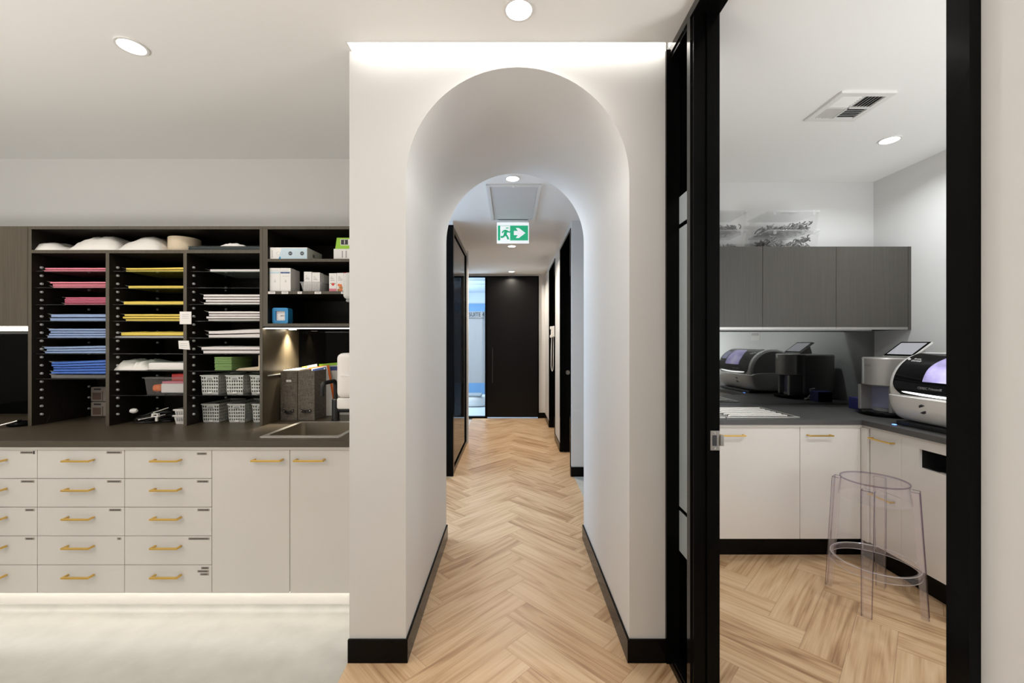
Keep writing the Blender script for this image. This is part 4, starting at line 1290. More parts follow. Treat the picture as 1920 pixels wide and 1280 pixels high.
# black cables and small things, middle column on the worktop
t = thing('cable_heap', 'tangled heap of black cables on the worktop, middle column', 'cables', (-2.2, 2.65, Zw))
rr = random.Random(11)
for j in range(7):
    m = MB()
    pts = []
    cx_, cy_ = -2.235 + rr.uniform(-0.05, 0.05), 2.62 + rr.uniform(-0.02, 0.07)
    for i in range(26):
        a = i * 0.62 + j
        rad = 0.045 + 0.05 * rr.random()
        pts.append((cx_ + 1.25 * rad * math.cos(a), cy_ + 0.8 * rad * math.sin(a), Zw + 0.006 + 0.062 * (0.5 + 0.5 * math.sin(a * 0.43 + j * 1.3)) * max(0.15, 1 - abs(pts[-1][0] + 2.2) / 0.2 if pts else 0.5)))
    sm = []
    for i in range(1, len(pts) - 2):
        p0, p1, p2, p3 = [Vector(p) for p in pts[i - 1:i + 3]]
        for k in range(4):
            u = k / 4
            sm.append(0.5 * ((2 * p1) + (-p0 + p2) * u + (2 * p0 - 5 * p1 + 4 * p2 - p3) * u * u + (-p0 + 3 * p1 - 3 * p2 + p3) * u ** 3))
    m.tube(sm, 0.0058, 6)
    m.build('cable', M['leather'], t, smooth=True)
MB().rbox(-2.34, -2.13, 2.60, 2.70, Zw, Zw + 0.012, 0.005).build('cable_bottom', M['leather'], t)
def rod(p0, p1, r, mt, lab, cat='instrument', tip=None):
    t = thing('instrument', lab, cat, p0)
    MB().cyl(p0, p1, r, n=10).build('shaft', M[mt], t, smooth=True)
    d = (Vector(p1) - Vector(p0)).normalized()
    MB().cyl(Vector(p0) - d * 0.012, p0, r * 1.9, r * 1.5, n=10).build('tip', M[mt], t, smooth=True)
X1, Z1 = at(264, 786, 2.50); X2, Z2 = at(310, 777, 2.56)
rod((X1, 2.50, Z1), (X2, 2.56, Z2), 0.0028, 'chrome', 'slim silver instrument with bright tip lying over the black cables')
X1, Z1 = at(292, 772, 2.56); X2, Z2 = at(316, 764, 2.60)
rod((X1, 2.56, Z1), (X2, 2.60, Z2), 0.0028, 'steel', 'short silver instrument behind the white clip on the black cables')
X1, Z1 = at(251, 770, 2.55)
o = MB().lathe([(0.001, -0.020), (0.012, -0.017), (0.0155, -0.004), (0.0145, 0.010), (0.008, 0.02), (0.001, 0.0215)], (X1, 2.55, Z1), 20, axis='X').build('bulb_syringe', M['white_plastic'], smooth=True)
tag(o, 'round white bulb lying on the black cables', 'bulb')
X1, Z1 = at(294, 778, 2.54)
t = thing('clip', 'small white clip among the black cables', 'clip', (X1, 2.54, Z1))
MB().ring([(X1 - 0.022, Z1 - 0.009), (X1 + 0.022, Z1 - 0.009), (X1 + 0.018, Z1 + 0.012), (X1 - 0.02, Z1 + 0.012)], [(X1 - 0.010, Z1 - 0.003), (X1 + 0.012, Z1 - 0.003), (X1 + 0.010, Z1 + 0.006), (X1 - 0.009, Z1 + 0.006)], 'Y', 2.525, 2.54).build('loop', M['white_plastic'], t)
MB().rbox(X1 - 0.001, X1 + 0.012, 2.528, 2.538, Z1 - 0.036, Z1 - 0.009, 0.002).build('stem', M['white_plastic'], t)

# small white baskets behind the second divider
for i, lab in enumerate(('lower small white basket beside the black cables', 'upper small white basket nested in another beside the black cables')):
    x0, z0 = at(331.5, 0, 2.56)[0], Zw + i * 0.036
    t = thing('small_basket', lab, 'basket', (x0 + 0.05, 2.6, z0), 'small white baskets by the cables')
    h = 0.055
    ins = 0.004 * i
    m = MB()
    bo = [(x0 + 0.008 + ins, 2.545, z0), (x0 + 0.085 - ins, 2.545, z0), (x0 + 0.085 - ins, 2.66, z0), (x0 + 0.008 + ins, 2.66, z0)]
    to = [(x0 + ins, 2.535, z0 + h), (x0 + 0.09 - ins, 2.535, z0 + h), (x0 + 0.09 - ins, 2.67, z0 + h), (x0 + ins, 2.67, z0 + h)]
    B = [m.v(p) for p in bo]; T = [m.v(p) for p in to]
    m._f(B[::-1])
    for q in range(4): m._f([B[q], B[(q + 1) % 4], T[(q + 1) % 4], T[q]])
    o = m.build('basket_body', M['white_plastic'], t)
    so = o.modifiers.new('thick', 'SOLIDIFY'); so.thickness = 0.002
    MB().ring(rect(x0 + ins - 0.004, x0 + 0.094 - ins, 2.531, 2.674), rect(x0 + ins + 0.002, x0 + 0.088 - ins, 2.537, 2.668), 'Z', z0 + h - 0.008, z0 + h).build('basket_rim', M['white_plastic'], t)
    m = MB()
    for q in range(5): m.box(x0 + 0.016 + q * 0.014, x0 + 0.022 + q * 0.014, 2.5362, 2.5372, z0 + 0.018, z0 + 0.038)
    m.build('slots', M['mill_side'], t)

# ---- right column: green paper, beige leaflets, perforated baskets
z0 = shelf_z[2][6] + 0.0005
gx = at(402, 0, 2.52)[0]
for i, lab in enumerate(('lower folded green paper bundle in the right column', 'upper folded green paper bundle in the right column')):
    t = thing('paper_bundle', lab, 'paper bundle', (gx + 0.05, 2.6, z0 + i * 0.041), 'folded green paper bundles')
    zz = z0 + i * 0.041
    nl = 5
    for q in range(nl):
        m = MB().rbox(gx + random.uniform(0, 0.004) - (0.002 if q == nl - 1 else 0), gx + 0.107, 2.515 + random.uniform(0, 0.003), 2.72, zz + q * 0.0080, zz + q * 0.0080 + 0.0078, 0.0034, 3)
        m.build('sheet_fold', M['green'], t, smooth=True, ang=60)
o = MB().hexa([(gx + 0.115, 2.54, z0), (-1.54, 2.54, z0), (-1.54, 2.74, z0), (gx + 0.115, 2.74, z0)], [(gx + 0.14, 2.54, z0 + 0.012), (-1.54, 2.54, z0 + 0.022), (-1.54, 2.74, z0 + 0.022), (gx + 0.14, 2.74, z0 + 0.012)]).build('leaflet_stack', M['beige'])
tag(o, 'low beige leaflet stack right of the green paper bundles', 'leaflets')
o = MB().rbox(-1.537, -1.504, 2.53, 2.70, z0, z0 + 0.092, 0.003).build('beige_carton', M['beige'])
tag(o, 'upright beige carton at the right end beside the green paper', 'carton')

def perforated(m, P, U, V, nu, nv, hole=0.30, skip=None):
    """panel spanned by U,V from P, with round holes"""
    P, U, V = Vector(P), Vector(U), Vector(V)
    for i in range(nu):
        for j in range(nv):
            c = [P + U * ((i + a) / nu) + V * ((j + b) / nv) for a, b in ((0, 0), (.5, 0), (1, 0), (1, .5), (1, 1), (.5, 1), (0, 1), (0, .5))]
            if skip and skip(i, j):
                m.poly([c[0], c[2], c[4], c[6]]); continue
            ce = P + U * ((i + .5) / nu) + V * ((j + .5) / nv)
            h = []
            for k in range(8):
                a = PI * 1.25 + k * PI / 4
                h.append(ce + U / nu * hole * math.cos(a) + V / nv * hole * math.sin(a))
            for k in range(8):
                l = (k + 1) % 8
                m.poly([c[k], c[l], h[l], h[k]])

def make_basket():
    """perforated tapered basket, front face towards -Y, origin at the front bottom left"""
    t = thing('perforated_basket', 'x', 'basket', (0, 0, 0), 'pale grey perforated baskets in the right column')
    W_, D_, H_ = 0.096, 0.25, 0.116
    tp = 0.005
    b = [(0, 0, 0), (W_, 0, 0), (W_, D_, 0), (0, D_, 0)]
    T = [(-tp, -tp, H_), (W_ + tp, -tp, H_), (W_ + tp, D_ + tp, H_), (-tp, D_ + tp, H_)]
    m = MB()
    b2 = [Vector(b[i]).lerp(Vector(T[i]), 0.07) for i in range(4)]; t2 = [Vector(b[i]).lerp(Vector(T[i]), 0.93) for i in range(4)]
    m.poly([b[3], b[2], b[1], b[0]])
    for i, nu in ((0, 7), (1, 14), (2, 7), (3, 14)):
        j = (i + 1) % 4
        m.poly([b[i], b[j], b2[j], b2[i]]); m.poly([t2[i], t2[j], T[j], T[i]])
        # each side as rows of a bilinear patch
        nv = 5
        for r in range(nv):
            p0 = b2[i].lerp(t2[i], r / nv); p1 = b2[j].lerp(t2[j], r / nv); q0 = b2[i].lerp(t2[i], (r + 1) / nv)
            hh = (lambda a, c, r=r, i=i: i in (0, 2) and r == nv - 2 and 3 <= a <= 4)
            perforated(m, p0, p1 - p0, q0 - p0, nu, 1, 0.33, skip=lambda a, c, r=r, i=i: i in (0, 2) and r == nv - 1 and 2 <= a <= 4)
    o = m.build('basket_body', M['basket'], t)
    so = o.modifiers.new('thick', 'SOLIDIFY'); so.thickness = 0.0016
    m = MB().ring([(-tp - .004, -tp - .004), (W_ + tp + .004, -tp - .004), (W_ + tp + .004, D_ + tp + .004), (-tp - .004, D_ + tp + .004)], [(-tp + .002, -tp + .002), (W_ + tp - .002, -tp + .002), (W_ + tp - .002, D_ + tp - .002), (-tp + .002, D_ + tp - .002)], 'Z', H_ - 0.006, H_)
    m.build('rim', M['basket'], t)
    zc_ = H_ * 0.80
    yh = -tp * 0.80 - 0.0022
    m = MB()
    P_ = []
    for i in range(16):
        a = 2 * PI * i / 16
        P_.append((W_ / 2 + 0.0085 * (1 if math.cos(a) > 0 else -1) + 0.0075 * math.cos(a), zc_ + 0.0075 * math.sin(a)))
    m.prism(P_, 'Y', yh, yh + 0.003)
    hd = m.build('hand_hole', M['mill_side'], t); hd['label'] = 'dark oval hand hole'
    MB().rbox(W_ / 2 - 0.013, W_ / 2 + 0.013, yh + 0.002, yh + 0.008, 0.004, 0.013, 0.0005).build('name_tag', M['paper'], t)
    return t
proto = make_basket()
spots = []
for r, (z, Yb, px) in enumerate(((shelf_z[2][7], 2.545, (377.5, 424.0, 470.0)), (Zw, 2.595, (379.5, 428, 473.5)))):
    for i, p in enumerate(px): spots.append((at(p, 0, Yb)[0] + 0.007, Yb, z + 0.0006, i, r))
for q, (x, y, z, i, r) in enumerate(spots):
    b = proto if q == 0 else copy_tree(proto)
    b.location = (x, y, z)
    b['label'] = '%s grey perforated basket %s' % (('left', 'middle', 'right')[i], 'on the lowest glass shelf, right column' if r == 0 else 'standing on the worktop, right column')
o = MB().rbox(-1.86, -1.80, 2.60, 2.68, shelf_z[2][7] + 0.10, shelf_z[2][7] + 0.119, 0.004, 2, nz=0.004).build('crumpled_sheet', M['paper'])
bpy.data.objects.remove(o)

# sticky notes on the second divider
for (p0, q0, p1, q1, sk, lab) in ((337, 584, 358.5, 607.5, 0.0, 'upper square white note stuck on the shelf divider'), (334.5, 638.5, 355.5, 655.5, 0.006, 'lower white note stuck on the shelf divider')):
    Yn = 2.481
    xa, za = at(p0, q0, Yn); xb, zb = at(p1, q1, Yn)
    t = thing('note', lab, 'note', ((xa + xb) / 2, Yn, zb), 'white notes on the divider')
    m = MB().prism([(xa + sk * 0.6, zb + sk), (xb + sk * 0.4, zb), (xb - sk, za), (xa, za)], 'Y', Yn - 0.0006, Yn + 0.0032)
    m.build('sheet', M['paper'], t)
    m = MB()
    for i in range(3): m.box(xa + 0.012, xb - 0.014, Yn - 0.0008, Yn - 0.0006, za - 0.018 - i * 0.011, za - 0.0165 - i * 0.011)
    m.build('handwriting', M['mill_side'], t)

# ---- open cabinet contents
# shelf A
za = SA1 + 0.0006
t = thing('flat_box', 'flat white box with round pictograms on the upper shelf of the open cabinet', 'box', (-1.34, 2.6, za))
bx0, bx1 = -1.452, at(576, 0, 2.505)[0]
MB().rbox(bx0, bx1, 2.505, 2.70, za, za + 0.072, 0.001).build('carton', M['card_white'], t)
yq = 2.5046
def pxX(p): return at(p, 0, 2.505)[0]
m = MB().prism([(pxX(523), za + 0.002), (pxX(576) - 0.001, za + 0.002), (pxX(576) - 0.001, za + 0.068), (pxX(528), za + 0.068)], 'Y', yq - 0.0002, yq + 0.0003); m.build('blue_field', M['pale_blue'], t)
m = MB().prism([(pxX(522.5), za + 0.003), (pxX(526.5), za + 0.003), (pxX(526.5), za + 0.012), (pxX(524.5), za + 0.02)], 'Y', yq - 0.0005, yq + 0.0003); m.build('blue_mark', M['clockblue'], t)
m = MB()
for p, dark in ((544.5, 1), (566.5, 1)):
    c = (pxX(p), za + 0.036)
    P1 = [(c[0] + 0.0115 * math.cos(a), c[1] + 0.0115 * math.sin(a)) for a in [2 * PI * i / 20 for i in range(20)]]
    P2 = [(c[0] + 0.006 * math.cos(a), c[1] + 0.006 * math.sin(a)) for a in [2 * PI * i / 20 for i in range(20)]]
    m.ring(P1, P2, 'Y', yq - 0.0006, yq)
    m.box(c[0] - 0.0025, c[0] + 0.0025, yq - 0.0006, yq, c[1] - 0.008, c[1] + 0.008)
m.build('dark_pictogram', M['ink'], t)
m = MB()
for p in (522, 533, 556):
    c = (pxX(p), za + 0.036)
    P1 = [(c[0] + 0.0115 * math.cos(a), c[1] + 0.0115 * math.sin(a)) for a in [2 * PI * i / 20 for i in range(20)]]
    P2 = [(c[0] + 0.0098 * math.cos(a), c[1] + 0.0098 * math.sin(a)) for a in [2 * PI * i / 20 for i in range(20)]]
    m.ring(P1, P2, 'Y', yq - 0.0006, yq)
m.build('light_pictogram', M['basket'], t)
m = MB()
for i in range(8): m.box(pxX(510), pxX(511.2), yq - 0.0004, yq, za + 0.012 + i * 0.0055, za + 0.0155 + i * 0.0055)
m.build('small_print', M['ink_grey'], t)
MB().box(bx1, bx1 + 0.0004, 2.575, 2.60, za + 0.025, za + 0.045).build('side_stamp', M['ink_grey'], t)
bxl = at(625.5, 0, 2.52)[0]
t = thing('carton', 'white carton under the lime green box in the open cabinet', 'carton', (-0.95, 2.6, za))
MB().rbox(bxl, -0.78, 2.52, 2.72, za, za + 0.067, 0.001).build('carton_body', M['card_white'], t)
m = MB()
for q, p in enumerate((641, 648)):
    for i in range(7): m.box(at(p, 0, 2.52)[0], at(p + 2.2, 0, 2.52)[0], 2.5193, 2.52, za + 0.014 + i * 0.006, za + 0.018 + i * 0.006)
m.build('small_print', M['ink_grey'], t)
zl = za + 0.0676
bxl2 = at(628.5, 0, 2.525)[0]
t = thing('lime_box', 'lime green box with dark panel at the arch wall end of the cabinet', 'box', (-0.95, 2.6, zl))
MB().prism([(bxl2, zl), (-0.79, zl), (-0.79, zl + 0.068), (bxl2 + 0.010, zl + 0.068)], 'Y', 2.525, 2.70).build('box_body', M['lime'], t)
xm0, xm1 = at(638.5, 0, 2.525)[0], at(652.5, 0, 2.525)[0]
MB().box(xm0, xm1 + 0.06, 2.5245, 2.525, zl + 0.022, zl + 0.059).build('white_panel', M['card_white'], t)
MB().box(xm0 + 0.003, xm1, 2.5241, 2.5245, zl + 0.026, zl + 0.056).build('dark_panel', M['ink'], t)
MB().box(at(645.5, 0, 2.525)[0], at(646.7, 0, 2.525)[0], 2.5237, 2.5241, zl + 0.030, zl + 0.053).build('mark', M['card_white'], t)

# shelf B
zb = SB1 + 0.0006
def tall_box(x0, y0, wd, dp, h, z, label, group, prints=0, blue=False):
    t = thing('carton', label, 'carton', (x0 + wd / 2, y0 + dp / 2, z), group)
    MB().rbox(x0, x0 + wd, y0, y0 + dp, z, z + h, 0.0008).build('carton_body', M['card_white'], t)
    y = y0 - 0.0004
    if prints == 1:
        m = MB(); m.box(x0 + 0.002, x0 + wd - 0.002, y, y0, z + h - 0.034, z + h - 0.022)
        if blue:
            m.build('blue_lettering', M['pale_blue'], t)
            mi = MB(); x = x0 + 0.003
            rr_ = random.Random(2)
            while x < x0 + wd - 0.006:
                wl = rr_.uniform(0.004, 0.007); mi.box(x, x + wl, y - 0.0003, y, z + h - 0.033, z + h - 0.0235); x += wl + 0.0012
            mi.build('navy_lettering', M['ink_blue'], t)
        else: m.build('pale_band', M['pale_blue'], t)
        m = MB()
        for i in range(6): m.box(x0 + 0.008 + i * 0.008, x0 + 0.0135 + i * 0.008, y, y0, z + h - 0.016, z + h - 0.0125)
        if blue: m.box(x0 + 0.013, x0 + wd - 0.006, y, y0, z + h - 0.05, z + h - 0.047)
        c = x0 + wd * 0.52
        m.prism([(c - 0.007, z + 0.055), (c + 0.007, z + 0.055), (c, z + 0.075)], 'Y', y, y0)
        m.box(x0 + 0.001, x0 + wd - 0.001, y, y0, z + 0.006, z + 0.0065)
        m.build('small_print', M['basket'], t)
    elif prints == 2:
        m = MB()
        m.box(x0 + 0.010, x0 + 0.018, y, y0, z + h - 0.026, z + h - 0.024)
        m.box(x0 + 0.010, x0 + 0.028, y, y0, z + h - 0.036, z + h - 0.034)
        m.box(x0 + 0.010, x0 + 0.033, y, y0, z + h - 0.045, z + h - 0.042)
        m.build('small_print', M['ink_grey'], t)
    return t
x0 = -1.4525
g = 'white cartons at the left of the middle shelf'
tall_box(x0, 2.503, 0.063, 0.055, 0.141, zb, 'front left tall white carton with pale blue band in the open cabinet', g, 1)
tall_box(x0 + 0.064, 2.503, 0.063, 0.055, 0.141, zb, 'front right tall white carton with navy lettering in the open cabinet', g, 1, True)
tall_box(x0, 2.560, 0.063, 0.052, 0.139, zb, 'tall white carton hidden behind the pale blue banded one', g)
tall_box(x0 + 0.064, 2.560, 0.063, 0.052, 0.139, zb, 'tall white carton behind the one with navy lettering', g)
# bin with cartons
bx = at(564, 0, 2.505)[0]
t = thing('plastic_bin', 'translucent white ribbed bin holding small cartons on the middle shelf', 'bin', (-1.2, 2.6, zb))
m = MB()
bo = [(bx + 0.012, 2.512, zb), (bx + 0.112, 2.512, zb), (bx + 0.112, 2.72, zb), (bx + 0.012, 2.72, zb)]
to = [(bx, 2.503, zb + 0.058), (bx + 0.118, 2.503, zb + 0.058), (bx + 0.118, 2.73, zb + 0.058), (bx, 2.73, zb + 0.058)]
B = [m.v(p) for p in bo]; T = [m.v(p) for p in to]
m._f(B[::-1])
for q in range(4): m._f([B[q], B[(q + 1) % 4], T[(q + 1) % 4], T[q]])
o = m.build('bin_body', M['tub_lid'], t)
so = o.modifiers.new('thick', 'SOLIDIFY'); so.thickness = 0.0015; so.offset = 1
MB().ring([(bx - 0.004, 2.499), (bx + 0.122, 2.499), (bx + 0.122, 2.734), (bx - 0.004, 2.734)], [(bx + 0.001, 2.504), (bx + 0.117, 2.504), (bx + 0.117, 2.729), (bx + 0.001, 2.729)], 'Z', zb + 0.053, zb + 0.0585).build('bin_rim', M['tub_lid'], t)
m = MB()
for i in range(9): m.box(bx + 0.018 + i * 0.0105, bx + 0.020 + i * 0.0105, 2.5005, 2.5035, zb + 0.006, zb + 0.052)
m.build('rib', M['tub_lid'], t)
for r in range(4):
    for c in range(2):
        rowt = ('front', 'second', 'third', 'back')[r]
        tall_box(bx + 0.014 + c * 0.049 + r * 0.0005, 2.5145 + r * 0.050, 0.047, 0.046, 0.118 - c * 0.004 - 0.003 * (r > 0), zb + 0.0025, '%s %s small white carton standing in the translucent bin' % (rowt, ('left', 'right')[c]), 'small white cartons in the bin', 2 if r == 0 else 0)
# fruit boxes
fx0 = at(617, 0, 2.51)[0]
for i, (dx, wd, lab) in enumerate(((0, 0.046, 'white carton with a red tomato picture and pink foot'), (0.047, 0.040, 'white carton with brown round fruits picture, middle of three'), (0.088, 0.050, 'white carton with fruit picture and red edge next to grey dispenser'))):
    h = (0.111, 0.113, 0.115)[i]
    xx = fx0 + dx
    t = thing('food_carton', lab, 'carton', (xx + wd / 2, 2.53, zb), 'printed food cartons on the middle shelf')
    MB().rbox(xx, xx + wd, 2.51, 2.59, zb, zb + h, 0.0008).build('carton_body', M['card_white'], t)
    y = 2.5096
    if i == 0:
        MB().box(xx + 0.001, xx + wd - 0.001, y, 2.51, zb + 0.001, zb + 0.018).build('pink_band', M['pink'], t)
        MB().cyl((xx + 0.024, y - 0.0004, zb + 0.044), (xx + 0.024, 2.51, zb + 0.044), 0.0085, n=18).build('tomato_picture', M['red'], t)
        m = MB()
        for a in (-0.011, 0.011): m.prism([(xx + 0.024 + a - 0.006, zb + 0.047), (xx + 0.024 + a + 0.006, zb + 0.044), (xx + 0.024 + a, zb + 0.053)], 'Y', y, 2.51)
        m.build('leaf_picture', M['green'], t)
    else:
        m = MB(); ml = MB()
        rr_ = random.Random(i)
        for k in range(7):
            c = (xx + 0.009 + rr_.random() * (wd - 0.018), zb + 0.009 + rr_.random() * 0.036)
            (m if k % 3 else ml).cyl((c[0], y - 0.0002 * k, c[1]), (c[0], 2.51, c[1]), 0.0075, n=14)
        m.build('fruit_picture', M['fruit'], t); ml.build('fruit_picture', M['orange'], t)
    if i == 2: MB().box(xx, xx + wd, 2.509, 2.51, zb + h - 0.004, zb + h - 0.0005).build('red_edge', M['red'], t)
    m = MB()
    for k in range(3): m.box(xx + 0.008, xx + 0.022 + 0.006 * k, y, 2.51, zb + h - 0.026 - k * 0.009, zb + h - 0.0235 - k * 0.009)
    m.build('small_print', M['ink_grey'], t)

# clock
zc0 = SC1 + 0.0006
cxx = at(526, 0, 2.525)[0]
t = thing('clock', 'square blue desk clock with white face in the open cabinet', 'clock', (cxx, 2.55, zc0))
def rrect(cx, cz, w2, r, n=6):
    P = []
    for sx, sz, a0 in ((1, 1, 0), (-1, 1, PI / 2), (-1, -1, PI), (1, -1, 1.5 * PI)):
        for i in range(n + 1):
            a = a0 + i * PI / 2 / n
            P.append((cx + sx * (w2 - r) + r * math.cos(a), cz + sz * (w2 - r) + r * math.sin(a)))
    return P
ccz = zc0 + 0.048
MB().ring(rrect(cxx, ccz, 0.048, 0.012), rrect(cxx, ccz, 0.029, 0.005), 'Y', 2.520, 2.575).build('case', M['clockblue'], t, smooth=True, ang=40)
MB().prism(rrect(cxx, ccz, 0.0288, 0.004), 'Y', 2.532, 2.540).build('dial', M['paper'], t)
m = MB()
for i in range(12):
    a = 2 * PI * i / 12
    k = 0.023 / max(abs(math.cos(a)), abs(math.sin(a)))
    m.box(cxx + k * math.cos(a) - 0.0016, cxx + k * math.cos(a) + 0.0016, 2.5314, 2.532, ccz + k * math.sin(a) - 0.0016, ccz + k * math.sin(a) + 0.0016)
m.build('hour_mark', M['ink_grey'], t)
m = MB()
def hand(m, ang, L_, r, y):
    dx, dz = math.sin(ang), math.cos(ang)
    px_, pz = dz * r, -dx * r
    m.prism([(cxx + px_, ccz + pz), (cxx - px_, ccz - pz), (cxx - px_ * .5 + dx * L_, ccz - pz * .5 + dz * L_), (cxx + px_ * .5 + dx * L_, ccz + pz * .5 + dz * L_)], 'Y', y - 0.0005, y)
m.cyl((cxx, 2.5295, ccz), (cxx, 2.532, ccz), 0.0025, n=12)
hand(m, math.radians(72), 0.017, 0.0012, 2.531); hand(m, math.radians(92), 0.024, 0.0009, 2.5303)
m.build('hands', M['ink'], t)

# ---- file boxes
zf = Zw
for i, (x0, lab) in enumerate(((-1.475, 'grey woven file box with a small white card beside the lit panel'), (-1.364, 'grey woven file box behind the sink next to the leaning magazines'))):
    t = thing('file_box', lab, 'file box', (x0 + 0.052, 2.78, zf), 'grey woven file boxes')
    wd, yA, yB, h = 0.1065, 2.663, 2.905, 0.317
    m = MB()
    m.rbox(x0, x0 + wd, yA, yA + 0.003, zf, zf + h, 0.0008)
    m.prism([(yA + 0.003, zf), (yB, zf), (yB, zf + h), (yA + 0.10, zf + h), (yA + 0.003, zf + h)], 'X', x0, x0 + 0.003)
    m.prism([(yA + 0.003, zf), (yB, zf), (yB, zf + h), (yA + 0.10, zf + h), (yA + 0.003, zf + h)], 'X', x0 + wd - 0.003, x0 + wd)
    m.box(x0 + 0.003, x0 + wd - 0.003, yB - 0.003, yB, zf, zf + h)
    m.box(x0 + 0.003, x0 + wd - 0.003, yA + 0.003, yB - 0.003, zf, zf + 0.003)
    m.build('box_body', M['fabric'], t)
    c = x0 + wd / 2
    zz = zf + 0.062
    # leather loop sagging between two rivets
    mm = MB(); n = 12
    T_, B_ = [], []
    for k in range(n + 1):
        u = k / n
        xx = c - 0.034 + 0.068 * u
        sag = 0.010 * math.sin(PI * max(0, min(1, (u - 0.12) / 0.76))) if i == 0 else 0.003 * math.sin(PI * u)
        yo = yA - 0.0015 - 0.012 * math.sin(PI * u)
        T_.append((xx, yo, zz + 0.009 - sag)); B_.append((xx, yo, zz - 0.009 - sag * 1.15))
    for k in range(n):
        mm.hexa([B_[k], B_[k + 1], (B_[k + 1][0], B_[k + 1][1] + 0.0025, B_[k + 1][2]), (B_[k][0], B_[k][1] + 0.0025, B_[k][2])], [T_[k], T_[k + 1], (T_[k + 1][0], T_[k + 1][1] + 0.0025, T_[k + 1][2]), (T_[k][0], T_[k][1] + 0.0025, T_[k][2])])
    st = mm.build('leather_handle', M['leather'], t, smooth=True, ang=40)
    for s_ in (-1, 1):
        MB().lathe([(0.0005, -0.0055), (0.003, -0.0045), (0.004, 0.002)], (c + s_ * 0.0265, yA - 0.0045, zz), 12, axis='Y').build('rivet', M['chrome'], st, smooth=True)
    if i == 0:
        MB().box(c - 0.022 + 0.006, c + 0.015, yA - 0.0012, yA - 0.0001, zf + 0.246, zf + 0.259).build('card_holder', M['paper'], t)
        MB().box(c - 0.006, c + 0.010, yA - 0.0015, yA - 0.0012, zf + 0.250, zf + 0.255).build('card_print', M['basket'], t)
o = MB().hexa([(-1.468, 2.675, zf + 0.006), (-1.374, 2.675, zf + 0.006), (-1.374, 2.89, zf + 0.006), (-1.468, 2.89, zf + 0.006)], [(-1.466, 2.675, zf + 0.319), (-1.376, 2.675, zf + 0.321), (-1.376, 2.89, zf + 0.326), (-1.466, 2.89, zf + 0.324)]).build('paper_sheaf', M['paper'])
tag(o, 'white paper sheaf filling the file box beside the lit panel', 'papers')
# leaning documents
def leaning(name, x0, x1, y0, y1, z0, z1, lean, th, mt, lab, cat, extra=None):
    """upright document, broad side to the camera, its top leaning by lean towards -X"""
    t = thing(name, lab, cat, ((x0 + x1) / 2, y0, z0), 'documents leaning behind the sink')
    m = MB().prism([(x0, z0), (x1, z0 + (x1 - x0) * lean * 0), (x1 - lean, z1), (x0 - lean, z1)], 'Y', y0, y0 + th)
    m.build('cover', M[mt], t)
    return t
def docslab(name, corners_px, Y, th, mt, lab, cat, dy=0.0):
    P_ = []
    for i, (p, q) in enumerate(corners_px):
        P_.append(at(p, q, Y))
    zmin = min(z for _, z in P_)
    t = thing(name, lab, cat, (P_[0][0], Y, zmin), 'documents leaning behind the sink')
    MB().prism(P_, 'Y', Y, Y + th).build('cover', M[mt], t)
    return t, P_
Yd = 2.80
t, P_ = docslab('magazine', [(569, 779), (612, 779), (594, 682), (566.5, 687.5)], 2.86, 0.008, 'card_white', 'yellow-edged white magazine leaning behind the file boxes', 'magazine')
x, z = at(566.8, 687.5, 2.858); x2, z2 = at(572, 694.5, 2.858)
MB().prism([at(566.5, 687.5, 2.8585), at(568.2, 696, 2.8585), at(576, 693, 2.8585), at(575, 686, 2.8585)], 'Y', 2.8575, 2.86).build('yellow_edge', M['yellow'], t)
MB().prism([at(571.5, 687, 2.8575), at(572.5, 694, 2.8575), at(577.5, 692, 2.8575), at(576, 685.6, 2.8575)], 'Y', 2.8565, 2.8574).build('green_mark', M['lime'], t)
t, P_ = docslab('folder', [(590, 779), (634, 779), (616, 684), (580, 689)], 2.845, 0.006, 'orange', 'orange folder leaning behind the white and blue brochure', 'folder')
t, P_ = docslab('brochure', [(597, 779), (628.5, 779), (612.5, 685), (584, 691)], 2.832, 0.006, 'card_white', 'white brochure with a navy header leaning against the file box', 'brochure')
MB().prism([at(585.5, 692, 2.8315), at(586.5, 697.5, 2.8315), at(612.5, 694, 2.8315), at(611, 687.5, 2.8315)], 'Y', 2.8311, 2.832).build('navy_header', M['ink_blue'], t)
MB().prism([at(607, 690, 2.831), at(607.6, 694, 2.831), at(610.4, 693.5, 2.831), at(609.8, 689.4, 2.831)], 'Y', 2.8304, 2.8311).build('emblem', M['pale_blue'], t)
t, P_ = docslab('catalogue', [(622, 779), (662, 779), (656, 683), (617, 685)], 2.875, 0.010, 'basket', 'grey catalogue with navy header half hidden by the soap dispenser', 'catalogue')
MB().prism([at(619, 687, 2.8745), at(619.6, 694.5, 2.8745), at(657, 693, 2.8745), at(656, 686, 2.8745)], 'Y', 2.8738, 2.875).build('navy_header', M['ink_blue'], t)
t, P_ = docslab('notebook', [(604, 779), (650, 779), (634, 679.5), (598, 682.5)], 2.890, 0.008, 'lime', 'lime green booklet behind the orange folder', 'booklet')

